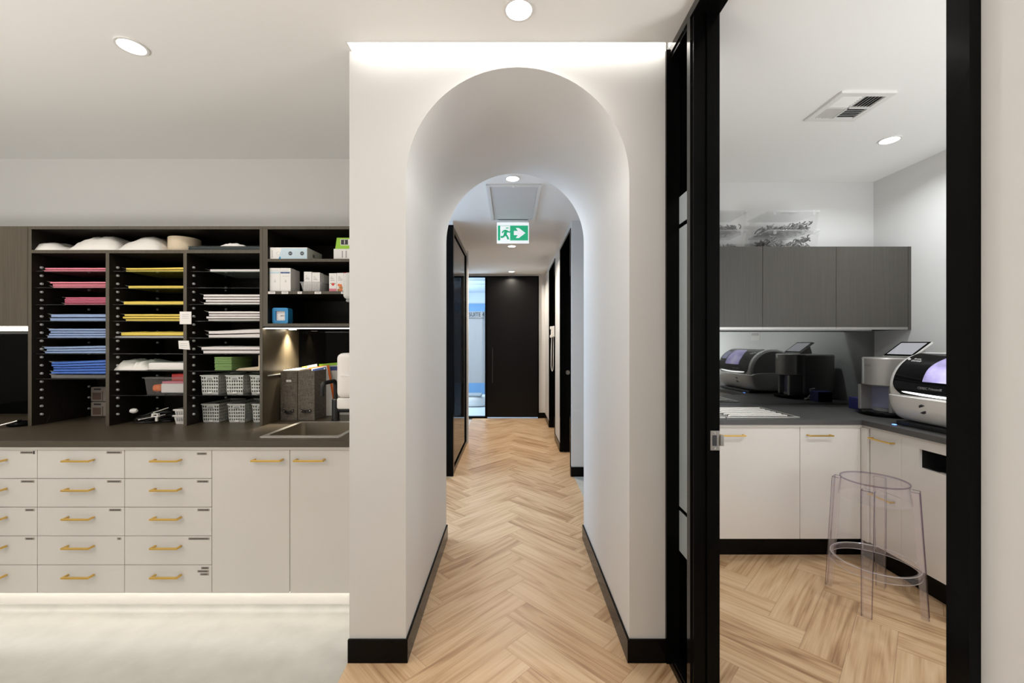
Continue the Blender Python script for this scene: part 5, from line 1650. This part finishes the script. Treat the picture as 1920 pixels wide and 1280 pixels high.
# ---- device at the left end of the worktop
px0 = at(24, 0, 2.46)[0]
t = thing('desk_puck', 'round black device with a thin cable at the left end of the worktop', 'device', (px0, 2.50, Zw))
MB().lathe([(0.001, Zw), (0.050, Zw), (0.058, Zw + 0.006), (0.058, Zw + 0.014), (0.050, Zw + 0.022), (0.001, Zw + 0.024)], (px0, 2.50, 0), 36).build('body', M['black'], t, smooth=True)
pts = []
for i in range(24):
    u = i / 23
    pts.append((px0 - 0.03 + 0.12 * u - 0.02 * math.sin(u * 6), 2.50 + 0.05 + 0.05 * math.sin(u * PI), Zw + 0.004 + 0.055 * math.sin(PI * u) ** 0.8))
MB().tube(pts, 0.0015, 6).build('cable', M['leather'], t, smooth=True)
xp = at(3, 0, 2.42)[0]
t = thing('pen', 'silver pen leaning on the black round device at the left edge', 'pen', (xp, 2.42, Zw))
MB().cyl((xp - 0.04, 2.40, Zw + 0.005), (xp + 0.032, 2.47, Zw + 0.032), 0.0042, n=12).build('barrel', M['steel'], t, smooth=True)
MB().cyl((xp + 0.032, 2.47, Zw + 0.032), (xp + 0.044, 2.481, Zw + 0.0365), 0.005, 0.004, n=12).build('cap', M['black'], t, smooth=True)
# ================================================================== RIGHT ROOM
YR, XRUN = 2.70, 2.285          # faces of the back run and of the right run
# base cabinets, back run
for k, (a, b, hx, lab) in enumerate(((1.335, 1.876, 1.432, 'white gloss base cabinet under the drainer sink in the right room'), (1.876, 2.270, 1.996, 'white gloss corner base cabinet behind the clear stool'))):
    t = thing('base_cabinet', lab, 'cabinet', ((a + b) / 2, YR + 0.3, 0), 'white base cabinets of the right room')
    m = MB()
    m.box(a + 0.001, a + 0.018, YR + 0.019, 3.33, 0.14, 0.866); m.box(b - 0.018, b - 0.001, YR + 0.019, 3.33, 0.14, 0.866)
    m.box(a + 0.018, b - 0.018, YR + 0.019, 3.33, 0.14, 0.158); m.box(a + 0.018, b - 0.018, 3.31, 3.33, 0.158, 0.866)
    m.build('carcass', M['carcass'], t)
    d = MB().rbox(a + 0.0015, b - 0.0015, YR, YR + 0.018, 0.14, 0.866, 0.001).build('door', M['gloss'], t)
    bar_handle(hx, YR, 0.815, 0.155, 0.03, d)
struct(MB().box(0.905, 1.334, YR + 0.02, 3.34, 0.14, 0.866).build('trim_6', M['carcass']))
struct(MB().box(0.905, 1.3335, YR, YR + 0.018, 0.14, 0.866).build('trim_7', M['gloss']))
struct(MB().box(2.272, XRUN + 0.018, 2.652, YR + 0.018, 0.14, 0.866).build('trim_8', M['gloss']))
struct(MB().box(0.905, 2.345, 2.775, 2.79, 0.0, 0.139).build('baseboard_plinth_back', M['kick']))
struct(MB().box(2.345, 2.36, 0.90, 2.79, 0.0, 0.139).build('baseboard_plinth_right', M['kick']))

# right run
t = thing('drawer_unit', 'narrow white two-drawer base unit in the corner under the big milling machine', 'drawer unit', (2.6, 2.54, 0))
MB().box(XRUN + 0.019, 2.90, 2.437, 2.645, 0.14, 0.866).build('carcass', M['carcass'], t)
for z0, z1, zh in ((0.50, 0.866, 0.812), (0.14, 0.4985, 0.46)):
    d = MB().rbox(XRUN, XRUN + 0.018, 2.4355, 2.6465, z0, z1, 0.001).build('drawer', M['gloss'], t)
    bar_handle(XRUN, 2.552, zh, 0.155, 0.028, d, axis='Y')
t = thing('open_slot_cabinet', 'white base cabinet with a dark open slot below the milling machine', 'cabinet', (2.6, 1.9, 0))
ya, yb = 1.30, 2.434
s0, s1, zz0, zz1 = 1.62, 2.33, 0.715, 0.818
m = MB()
X0, X1 = XRUN, XRUN + 0.018
m.box(X0, X1, ya, yb, zz1, 0.866); m.box(X0, X1, ya, yb, 0.14, zz0)
m.box(X0, X1, s1, yb, zz0, zz1); m.box(X0, X1, ya, s0, zz0, zz1)
m.build('front_panel', M['gloss'], t)
m = MB()
m.box(X1, 2.6, s0, s1, zz0 - 0.004, zz0); m.box(X1, 2.6, s0, s1, zz1, zz1 + 0.004)
m.box(X1, 2.6, s1, s1 + 0.004, zz0, zz1); m.box(X1, 2.6, s0 - 0.004, s0, zz0, zz1); m.box(2.596, 2.6, s0, s1, zz0, zz1)
m.build('slot_lining', M['black_matt'], t)
MB().box(X0 + 0.004, X1 + 0.003, 1.72, 2.22, zz0 + 0.0002, zz0 + 0.005).build('purple_edge', M['lilac_dull'] if 'lilac_dull' in M else M['furn'], t)
m = MB(); m.box(2.62, 2.90, ya, yb, 0.14, 0.866)
m.build('carcass', M['carcass'], t)

# L-shaped worktop
t = thing('worktop', 'L-shaped dark grey worktop of the right room with machines on it', 'worktop', (2.3, 2.9, 0.88))
DX0, DX1, DY0, DY1 = 1.02, 1.405, 2.785, 3.165
m = MB()
for a, b, c, d in ((0.905, DX0, 2.68, 3.335), (DX1, 2.26, 2.68, 3.335), (DX0, DX1, 2.68, DY0), (DX0, DX1, DY1, 3.335), (2.26, 2.914, 1.22, 3.335)):
    m.box(a, b, c, d, 0.883, 0.915)
m.build('slab', M['top_grey'], t)
m = MB(); m.box(0.905, 2.272, 2.688, 2.706, 0.868, 0.8828); m.box(2.274, 2.292, 1.25, 2.69, 0.868, 0.8828)
m.build('shadow_rail', M['carcass'], t)

# drainer sink
t = thing('drainer_sink', 'stainless sink with ridged drainer in the grey worktop of the right room', 'sink', (1.4, 2.95, 0.915))
xr = 1.965
MB().ring(rr_poly(0.995, 1.432, 2.758, 3.185, 0.012), rr_poly(DX0 + 0.004, DX1 - 0.004, DY0 + 0.004, DY1 - 0.004, 0.02), 'Z', 0.9153, 0.9195).build('rim', M['steel'], t, smooth=True)
m = MB(); lv = []
for ins, z in ((0.004, 0.9195), (0.006, 0.77), (0.02, 0.752), (0.05, 0.748)):
    lv.append([m.v((x, y, z)) for x, y in rr_poly(DX0 + ins, DX1 - ins, DY0 + ins, DY1 - ins, 0.02 + ins * 0.2)])
for A, B in zip(lv, lv[1:]):
    for i in range(len(A)):
        j = (i + 1) % len(A); m._f([A[i], A[j], B[j], B[i]])
m._f(lv[-1]); m.build('bowl', M['bowl'], t, smooth=True)
MB().box(1.432, 1.905, 2.765, 3.185, 0.9153, 0.9172).build('drainer_plate', M['plate'], t)
MB().ring(rect(1.4325, xr - 0.05, 2.758, 3.185), rect(1.4425, xr - 0.065, 2.772, 3.173), 'Z', 0.9172, 0.921).build('drainer_lip', M['steel'], t)
m = MB()
for i in range(6):
    y = 2.82 + i * 0.062
    m.tube([(1.47, y, 0.9175), (1.49, y, 0.9205), (1.85, y, 0.9205), (1.87, y, 0.9175)], 0.0065, 8)
m.build('drainer_ridge', M['steel'], t, smooth=True)

# smoked mirror splashback
struct(MB().box(0.905, 2.914, 3.336, 3.3455, 0.9155, 1.506).build('trim_9', M['mirror']))

# wall cabinets
UY = 3.03
t0 = None
for k, (a, b, lab) in enumerate(((1.30, 1.8335, 'grey-brown wall cabinet at left next to the black door frame'), (1.8335, 2.3695, 'grey-brown wall cabinet in the middle of the three below the tubs'), (2.3695, 2.893, 'grey-brown wall cabinet at right against the white wall'))):
    t = thing('wall_cabinet', lab, 'wall cabinet', ((a + b) / 2, 3.2, 1.507), 'grey-brown wall cabinets of the right room')
    MB().box(a + 0.0006, b - 0.0006, UY + 0.02, 3.334, 1.526, 2.113).build('carcass', M['lam_grey'], t)
    MB().rbox(a + 0.0013, b - 0.0013, UY, UY + 0.019, 1.527, 2.113, 0.0008).build('door', M['lam_grey'], t)
    MB().box(a + 0.0006, b - 0.0006, UY + 0.001, UY + 0.022, 1.508, 1.5262).build('light_pelmet', M['steel_dark'], t)
struct(MB().box(2.8935, 2.9155, UY, 3.334, 1.507, 2.113).build('trim_10', M['lam_grey']))
struct(MB().box(0.905, 1.2995, UY, 3.334, 1.507, 2.113).build('trim_11', M['lam_grey']))

# tubs on the cabinets
def tub(x0, x1, y0, y1, z0, h, lab, clab, fill, seed):
    t = thing('storage_tub', lab, 'tub', ((x0 + x1) / 2, (y0 + y1) / 2, z0), 'clear tubs on the wall cabinets')
    tp = 0.012
    m = MB()
    B = [m.v(p) for p in ((x0 + tp, y0 + tp, z0), (x1 - tp, y0 + tp, z0), (x1 - tp, y1 - tp, z0), (x0 + tp, y1 - tp, z0))]
    T = [m.v(p) for p in ((x0, y0, z0 + h), (x1, y0, z0 + h), (x1, y1, z0 + h), (x0, y1, z0 + h))]
    m._f(B[::-1])
    for q in range(4): m._f([B[q], B[(q + 1) % 4], T[(q + 1) % 4], T[q]])
    m.build('tub_body', M['tub'], t)
    MB().rbox(x0 - 0.008, x1 + 0.008, y0 - 0.008, y1 + 0.008, z0 + h, z0 + h + 0.014, 0.005, 3).build('lid', M['tub_lid'], t)
    m = MB()
    for xx in (x0 + 0.03, x1 - 0.05): m.box(xx, xx + 0.02, y0 - 0.012, y0 - 0.008, z0 + h - 0.02, z0 + h + 0.012)
    m.build('clip', M['tub_lid'], t)
    # heap of curved pieces
    m = MB(); rr_ = random.Random(seed)
    n = 260
    for i in range(n):
        cx = rr_.uniform(x0 + 0.035, x1 - 0.035); cy = rr_.uniform(y0 + 0.03, y1 - 0.03)
        cz = z0 + 0.010 + rr_.random() * h * fill * (0.65 + 0.35 * math.sin(cx * 17 + seed))
        R_ = Matrix.Rotation(rr_.uniform(0, 6.28), 3, 'Z') @ Matrix.Rotation(rr_.uniform(-1.0, 1.0), 3, 'X')
        r = rr_.uniform(0.013, 0.02)
        a1 = rr_.uniform(2.0, 3.6)
        pts = [Vector((cx, cy, cz)) + R_ @ Vector((r * math.cos(a1 * (k / 5 - .5)), r * 1.2 * math.sin(a1 * (k / 5 - .5)), 0)) for k in range(6)]
        for p in pts: p.z = max(p.z, z0 + 0.007)
        m.tube(pts, 0.0046, 5)
    o = m.build('plaster_pieces', M['cast'], smooth=True)
    tag(o, clab, 'plaster pieces', 'heaps of plaster pieces', 'stuff')
zc = 2.1135
tub(1.885, 2.255, 3.045, 3.29, zc, 0.112, 'lower clear tub of the right stack on the wall cabinets', 'heap of curved pale pieces in the lower right tub', 0.8, 1)
tub(1.885, 2.255, 3.045, 3.29, zc + 0.1265, 0.125, 'upper clear tub of the right stack, a white lid beneath it', 'heap of curved pale pieces in the upper right tub', 0.52, 2)
tub(1.36, 1.725, 3.045, 3.29, zc, 0.112, 'lower clear tub of the left stack cut by the black door frame', 'sparse curved pale pieces in the lower left tub', 0.25, 3)
tub(1.36, 1.725, 3.045, 3.29, zc + 0.1265, 0.125, 'upper clear tub of the left stack cut by the black door frame', 'curved pale pieces in the upper left tub', 0.35, 4)

# ---- milling machine on the right run (front towards -X, long side along Y)
MY0, MY1 = 1.93, 2.60
t = thing('milling_machine', 'large white and black milling machine with a lit lilac window on the right worktop', 'machine', (2.6, 2.26, 0.9158))
zw = 0.9158
# cross sections (x, z): lower body and upper shell
low = [(2.43, zw + 0.018), (2.385, zw + 0.04), (2.352, zw + 0.085), (2.336, zw + 0.135), (2.328, zw + 0.20), (2.78, zw + 0.20), (2.80, zw + 0.16), (2.80, zw + 0.018)]
def loft(m, prof, ys, shrink):
    """profile along Y; shrink gives (inset in x of the front, inset towards centre) near the ends"""
    rings = []
    cx = 2.58; cz = zw + 0.18
    for y, s in zip(ys, shrink):
        rings.append([m.v((cx + (x - cx) * s, y, cz + (z - cz) * (s if z > cz else (0.35 + 0.65 * s)))) for x, z in prof])
    for A, B in zip(rings, rings[1:]):
        for i in range(len(A)):
            j = (i + 1) % len(A); m._f([A[i], A[j], B[j], B[i]])
    m._f(rings[0][::-1]); m._f(rings[-1])
def smooth_prof(P, it=2):
    for _ in range(it):
        Q = []
        for i in range(len(P)):
            a, b = Vector(P[i]), Vector(P[(i + 1) % len(P)])
            Q += [tuple(a * 0.75 + b * 0.25), tuple(a * 0.25 + b * 0.75)]
        P = Q
    return P
m = MB()
ys = [MY0, MY0 + 0.006, MY0 + 0.02, MY0 + 0.05, MY0 + 0.12, MY1 - 0.12, MY1 - 0.05, MY1 - 0.02, MY1 - 0.006, MY1]
sh = [0.86, 0.90, 0.945, 0.975, 1.0, 1.0, 0.975, 0.945, 0.90, 0.86]
loft(m, smooth_prof(low, 2), ys, sh)
m.build('lower_body', M['mill_white'], t, smooth=True, ang=50)
upc = []
for i in range(25):
    a = math.radians(196 - i * (196 - 62) / 24)
    upc.append((2.575 + 0.228 * math.cos(a), zw + 0.225 + 0.212 * math.sin(a)))
upb = upc + [(2.80, zw + 0.38), (2.80, zw + 0.19), (2.38, zw + 0.19)]
m = MB()
uy = [MY0 + 0.012, MY0 + 0.018, MY0 + 0.034, MY1 - 0.034, MY1 - 0.018, MY1 - 0.012]
rings = []
for y, s in zip(uy, (0.955, 0.985, 1.0, 1.0, 0.985, 0.955)):
    rings.append([m.v((2.6 + (x - 2.6) * s, y, zw + 0.19 + (z - zw - 0.19) * s)) for x, z in upb])
for A, B in zip(rings, rings[1:]):
    for i in range(len(A)):
        j = (i + 1) % len(A); m._f([A[i], A[j], B[j], B[i]])
m._f(rings[0][::-1]); m._f(rings[-1])
m.build('upper_shell', M['mill_white'], t, smooth=True, ang=40)
# side cheeks
for y, d in ((MY0 + 0.012, -0.006), (MY1 - 0.012, 0.006)):
    P_ = [(2.6 + (x - 2.6) * 0.88, zw + 0.19 + (z - zw - 0.19) * 0.90) for x, z in upb[:-1]] + [(2.45, zw + 0.05), (2.42, zw + 0.12)][::1]
    P_ = [p for p in P_ if True]
    MB().prism([(2.6 + (x - 2.6) * 0.88, zw + 0.19 + (z - zw - 0.19) * 0.90) for x, z in upb], 'Y', min(y, y + d), max(y, y + d)).build('side_cheek', M['mill_side'], t)
# curved black cover on the front of the shell
def strip(name, a0, a1, y0, y1, dr0, dr1, mt, parent, n=16, yo=None):
    """curved patch lying on the shell between two angles; yo(k) shifts the ends"""
    m = MB(); A, B = [], []
    for i in range(n + 1):
        a = math.radians(a0 + (a1 - a0) * i / n)
        for L_, dr in ((A, dr0), (B, dr1)):
            c, s_ = math.cos(a), math.sin(a)
            sa, sb = (yo(i / n) if yo else (0, 0))
            L_.append([m.v((2.575 + (0.228 + dr) * c, y0 + sa, zw + 0.225 + (0.212 + dr) * s_)), m.v((2.575 + (0.228 + dr) * c, y1 - sb, zw + 0.225 + (0.212 + dr) * s_))])
    for i in range(n):
        m._f([B[i][0], B[i + 1][0], B[i + 1][1], B[i][1]]); m._f([A[i][0], A[i][1], A[i + 1][1], A[i + 1][0]])
        m._f([A[i][0], A[i + 1][0], B[i + 1][0], B[i][0]]); m._f([A[i][1], B[i][1], B[i + 1][1], A[i + 1][1]])
    m._f([A[0][0], B[0][0], B[0][1], A[0][1]]); m._f([A[n][0], A[n][1], B[n][1], B[n][0]])
    return m.build(name, mt, parent, smooth=True, ang=40)
corner = lambda u: ((0.05 * max(0, 1 - u / 0.22) ** 2,) * 2)
cover = strip('black_cover', 190, 106, MY0 + 0.045, MY1 - 0.045, -0.002, 0.004, M['mill_black'], t, 22, corner)
cover['label'] = 'glossy black curved cover'
wy0, wy1 = MY0 + 0.185, MY1 - 0.225
win = strip('lit_window', 167, 116, wy0, wy1, 0.004, 0.0055, M['lilac'], cover, 14, lambda u: (0.0, 0.05 * max(0, (u - 0.35) / 0.65) ** 1.6))
strip('touch_screen', 152, 124, MY0 + 0.065, MY0 + 0.165, 0.004, 0.0055, M['screen_blue'], cover, 8)
m = MB()
# light bar under the cover
pts = []
for i in range(15):
    u = i / 14
    y = MY0 + 0.07 + (MY1 - MY0 - 0.15) * u
    pts.append((2.340 + 0.012 * (2 * u - 1) ** 2, y, zw + 0.197 + 0.010 * (2 * u - 1) ** 2))
lb = MB().tube(pts, 0.006, 8).build('light_bar', M['lit_white'], t, smooth=True)
m = MB().rbox(2.36, 2.79, MY0 + 0.05, MY1 - 0.05, zw, zw + 0.022, 0.004); m.build('base_foot', M['black_matt'], t)
# leaf-shaped emblem on the lower body
em = MB()
ey, ez = 2.366, zw + 0.118
def leaf(oy, oz, s):
    P_ = [(-0.018, 0.012), (0.0, 0.016), (0.012, 0.010), (0.016, -0.004), (0.0, 0.002)]
    return [(ey + oy + s * a, ez + oz + s * b) for a, b in P_]
for oz, s in ((0.010, 1), (-0.012, -1)):
    P_ = [(2.3365 , y, z) for y, z in leaf(0, oz, s)]
    xs = lambda z: 2.3355 - 0.02 * (z - zw - 0.135) if z > zw + 0.135 else 2.3355 + 0.30 * (zw + 0.135 - z)
    A = [em.v((xs(p[2]) - 0.004, p[1], p[2])) for p in P_]; B = [em.v((xs(p[2]) + 0.002, p[1], p[2])) for p in P_]
    em._f(A); em._f(B[::-1])
    for i in range(5): em._f([A[i], A[(i + 1) % 5], B[(i + 1) % 5], B[i]])
em.build('emblem', M['ink'], t)
# printing on the black cover: white icon with two lines, grey name below the window
def on_cover(a, dr=0.0046):
    a = math.radians(a)
    return Vector((2.575 + (0.228 + dr) * math.cos(a), 0, zw + 0.225 + (0.212 + dr) * math.sin(a)))
def cover_text(s, size, mt, y, a):
    p = on_cover(a); p.y = y
    tilt = math.radians(180 - a)
    o = text(s, size, mt, t, p, (0, 0, 0), depth=0.0004, name='lettering')
    o.rotation_euler = (Matrix.Rotation(-PI / 2, 4, 'Z') @ Matrix.Rotation(PI / 2 - tilt, 4, 'X')).to_euler()
    return o
cover_text('CEREC Primemill', 0.019, M['ink_grey'], 2.330, 177)
cover_text('Dentsply', 0.017, M['card_white'], 2.485, 131)
cover_text('Sirona', 0.017, M['card_white'], 2.491, 126.5)
m = MB()
p = on_cover(128.7)
for dz, dy, r in ((0.004, 0.0, 0.007), (-0.006, -0.009, 0.006)):
    m.cyl((p.x - 0.002, 2.537 + dy, p.z + dz), (p.x + 0.004, 2.537 + dy, p.z + dz - 0.004), r, n=14)
m.build('icon', M['card_white'], t)
o = MB().rbox(2.318, 2.334, 2.515, 2.533, zw, zw + 0.003, 0.001).build('blue_reflection', M['reflection_glow'])  # glowing patch stands in for the blue reflection on the worktop
tag(o, 'small blue reflection on the worktop in front of the milling machine, painted as a glowing patch', 'reflection')

# ---- furnace with cylindrical head and tilted screen
FX, FY = 2.575, 2.86
t = thing('sintering_furnace', 'silver cylindrical furnace with a tilted screen behind the milling machine', 'machine', (FX, FY, zw))
MB().lathe([(0.001, zw + 0.205), (0.122, zw + 0.205), (0.128, zw + 0.212), (0.128, zw + 0.388), (0.122, zw + 0.396), (0.001, zw + 0.398)], (FX, FY, 0), 48).build('head', M['furn'], t, smooth=True)
MB().rbox(FX + 0.02, 2.88, FY - 0.135, FY + 0.125, zw + 0.030, zw + 0.395, 0.02, 4).build('rear_housing', M['furn'], t, smooth=True, ang=50)
m = MB()
m.rbox(FX - 0.10, FX + 0.03, FY + 0.085, FY + 0.11, zw + 0.028, zw + 0.206, 0.006)
m.rbox(FX - 0.06, FX + 0.03, FY - 0.11, FY - 0.085, zw + 0.028, zw + 0.206, 0.006)
m.build('side_post', M['furn'], t)
MB().box(FX - 0.02, FX + 0.02, FY - 0.085, FY + 0.085, zw + 0.028, zw + 0.206).build('chamber_back', M['chamber'] if 'chamber' in M else M['suite_blue'], t)
MB().lathe([(0.001, zw), (0.150, zw), (0.158, zw + 0.006), (0.158, zw + 0.020), (0.148, zw + 0.028), (0.001, zw + 0.029)], (FX + 0.02, FY, 0), 48).build('base_plate', M['black'], t, smooth=True)
MB().cyl((FX - 0.005, FY, zw + 0.03), (FX - 0.005, FY, zw + 0.05), 0.06, n=30).build('tray', M['mill_side'], t, smooth=True)
# tilted tablet
s0_, s1_ = Vector((2.605, 0, zw + 0.405)), Vector((2.735, 0, zw + 0.502))
d = (s1_ - s0_).normalized(); nrm = Vector((-d.z, 0, d.x))
m = MB()
ya, yb = 2.70, 2.915
def slab_s(a, b, y0, y1, t0_, t1_):
    A = [s0_ + d * a, s0_ + d * b]
    L_ = (s1_ - s0_).length
    pts = lambda tt: [(s0_ + d * (L_ * a) + nrm * tt) + Vector((0, y0, 0)), (s0_ + d * (L_ * b) + nrm * tt) + Vector((0, y0, 0)), (s0_ + d * (L_ * b) + nrm * tt) + Vector((0, y1, 0)), (s0_ + d * (L_ * a) + nrm * tt) + Vector((0, y1, 0))]
    return MB().hexa(pts(t0_), pts(t1_))
slab_s(0, 1, ya, yb, -0.010, 0).build('screen_back', M['mill_white'], t)
slab_s(0.02, 0.98, ya + 0.004, yb - 0.004, 0, 0.003).build('screen_bezel', M['black'], t)
slab_s(0.12, 0.90, ya + 0.018, yb - 0.018, 0.003, 0.004).build('display', M['screen'], t)
m = MB().prism([(2.63, zw + 0.397), (2.76, zw + 0.397), (2.735, zw + 0.49)], 'Y', 2.76, 2.86); m.build('screen_stand', M['furn'], t)
m = MB()
for i in range(2): m.box(FX - 0.1285, FX - 0.1275, FY - 0.03 + 0.0, FY + 0.02, zw + 0.345 - i * 0.009, zw + 0.350 - i * 0.009)
m.build('small_lettering', M['ink_grey'], t)

# small blue box with white plug leads
t = thing('blue_box', 'small dark blue box with white cable behind the furnace base', 'box', (2.60, 3.12, zw))
MB().rbox(2.58, 2.70, 3.08, 3.18, zw, zw + 0.085, 0.004).build('body', M['blue_box'], t)
pts = [(2.61, 3.06, zw + 0.006), (2.575, 3.055, zw + 0.012), (2.60, 3.065, zw + 0.05), (2.59, 3.07, zw + 0.095), (2.63, 3.07, zw + 0.10)]
MB().tube(pts, 0.006, 8).build('white_lead', M['white_plastic'], t, smooth=True)
m = MB()
for i in range(4): m.rbox(2.565 + i * 0.022, 2.583 + i * 0.022, 3.03, 3.05, zw, zw + 0.016, 0.004)
m.build('plug', M['white_plastic'], t)

# notice on the right wall (seen in the smoked mirror)
t = thing('wall_notice', 'small white notice on the right wall seen in the smoked mirror', 'notice', (2.914, 1.71, 1.44))
MB().box(2.9135, 2.9155, 1.62, 1.80, 1.44, 1.545).build('sheet', M['paper'], t)
m = MB()
for i in range(5): m.box(2.9131, 2.9135, 1.64 + i * 0.03, 1.655 + i * 0.03, 1.50, 1.53)
m.build('print', M['ink_grey'], t)

# ---- clear stool
SX, SY = 1.985, 2.275
HS = 0.667
t = thing('clear_stool', 'clear acrylic stool with round seat standing on the timber floor', 'stool', (SX, SY, 0))
rs = 0.146
MB().lathe([(0.0005, HS - 0.0055), (rs - 0.002, HS - 0.0055)], (SX, SY, 0), 56, close=False).build('seat', M['acrylic'], t, smooth=True)
MB().lathe([(rs - 0.002, HS - 0.007), (rs + 0.003, HS - 0.0065), (rs + 0.003, HS - 0.001), (rs - 0.001, HS)], (SX, SY, 0), 64, close=False).build('seat_rim', M['acrylic_edge'], t, smooth=True)
m = MB()
m.lathe([(rs, HS - 0.007), (rs + 0.010, HS - 0.105)], (SX, SY, 0), 56, close=False)
m.lathe([(rs + 0.010, HS - 0.105), (rs + 0.006, HS - 0.105), (rs - 0.004, HS - 0.007)], (SX, SY, 0), 56, close=False)
m.build('apron', M['acrylic'], t, smooth=True)
angs = [math.atan2(y - SY, x - SX) for x, y in ((1.865, 2.433), (1.831, 2.140), (2.122, 2.127), (2.145, 2.412))]
def pt(a, r, tz, off): return Vector((SX + r * math.cos(a) - off * math.sin(a), SY + r * math.sin(a) + off * math.cos(a), tz))
for a in angs:
    zt, zb_ = HS - 0.026, 0.0
    ri_t, ro_t, ri_b, ro_b = rs + 0.003, rs + 0.034, 0.185, 0.214
    wt, wb = 0.027, 0.021
    m = MB()
    # open channel: outer web with two flanges
    th = 0.004
    for (o0, o1, full) in ((-1, 1, True), (-1, -1, False), (1, 1, False)):
        if full:
            m.hexa([pt(a, ro_b - th, zb_, -wb), pt(a, ro_b, zb_, -wb), pt(a, ro_b, zb_, wb), pt(a, ro_b - th, zb_, wb)],
                   [pt(a, ro_t - th, zt, -wt), pt(a, ro_t, zt, -wt), pt(a, ro_t, zt, wt), pt(a, ro_t - th, zt, wt)])
        else:
            s_ = o0
            e0, e1 = sorted((s_ * wb, s_ * (wb - th))); f0, f1 = sorted((s_ * wt, s_ * (wt - th)))
            m.hexa([pt(a, ri_b, zb_, e0), pt(a, ro_b - th, zb_, e0), pt(a, ro_b - th, zb_, e1), pt(a, ri_b, zb_, e1)],
                   [pt(a, ri_t, zt, f0), pt(a, ro_t - th, zt, f0), pt(a, ro_t - th, zt, f1), pt(a, ri_t, zt, f1)])
    leg = m.build('leg', M['acrylic'], t)
    m = MB()
    for s_ in (-1, 1):
        m.tube([pt(a, ro_b + 0.0005, zb_ + 0.002, s_ * wb), pt(a, ro_t + 0.0005, zt - 0.001, s_ * wt)], 0.0016, 6)
    m.tube([pt(a, ro_t, zt, -wt), pt(a, ro_t, zt, wt)], 0.0018, 6)
    for s_ in (-1, 1): m.tube([pt(a, ro_t, zt, s_ * wt), pt(a, ri_t, zt, s_ * wt)], 0.0016, 6)
    m.build('leg_edge', M['acrylic_edge'], leg, smooth=True)
m = MB()
R0 = 0.190
m.lathe([(R0 - 0.012, 0.232), (R0, 0.232), (R0 + 0.003, 0.195), (R0 - 0.001, 0.195), (R0 - 0.004, 0.228), (R0 - 0.012, 0.228), (R0 - 0.012, 0.232)], (SX, SY, 0), 64, close=False)
fr_ = m.build('foot_ring', M['acrylic'], t, smooth=True)
for r_, z in ((R0, 0.232), (R0 + 0.002, 0.1955)):
    MB().tube([(SX + r_ * math.cos(2 * PI * i / 64), SY + r_ * math.sin(2 * PI * i / 64), z) for i in range(64)], 0.0016 if z < 0.2 else 0.0024, 6, closed=True).build('ring_edge', M['acrylic_edge2'] if 'acrylic_edge2' in M else M['acrylic_edge'], fr_, smooth=True)
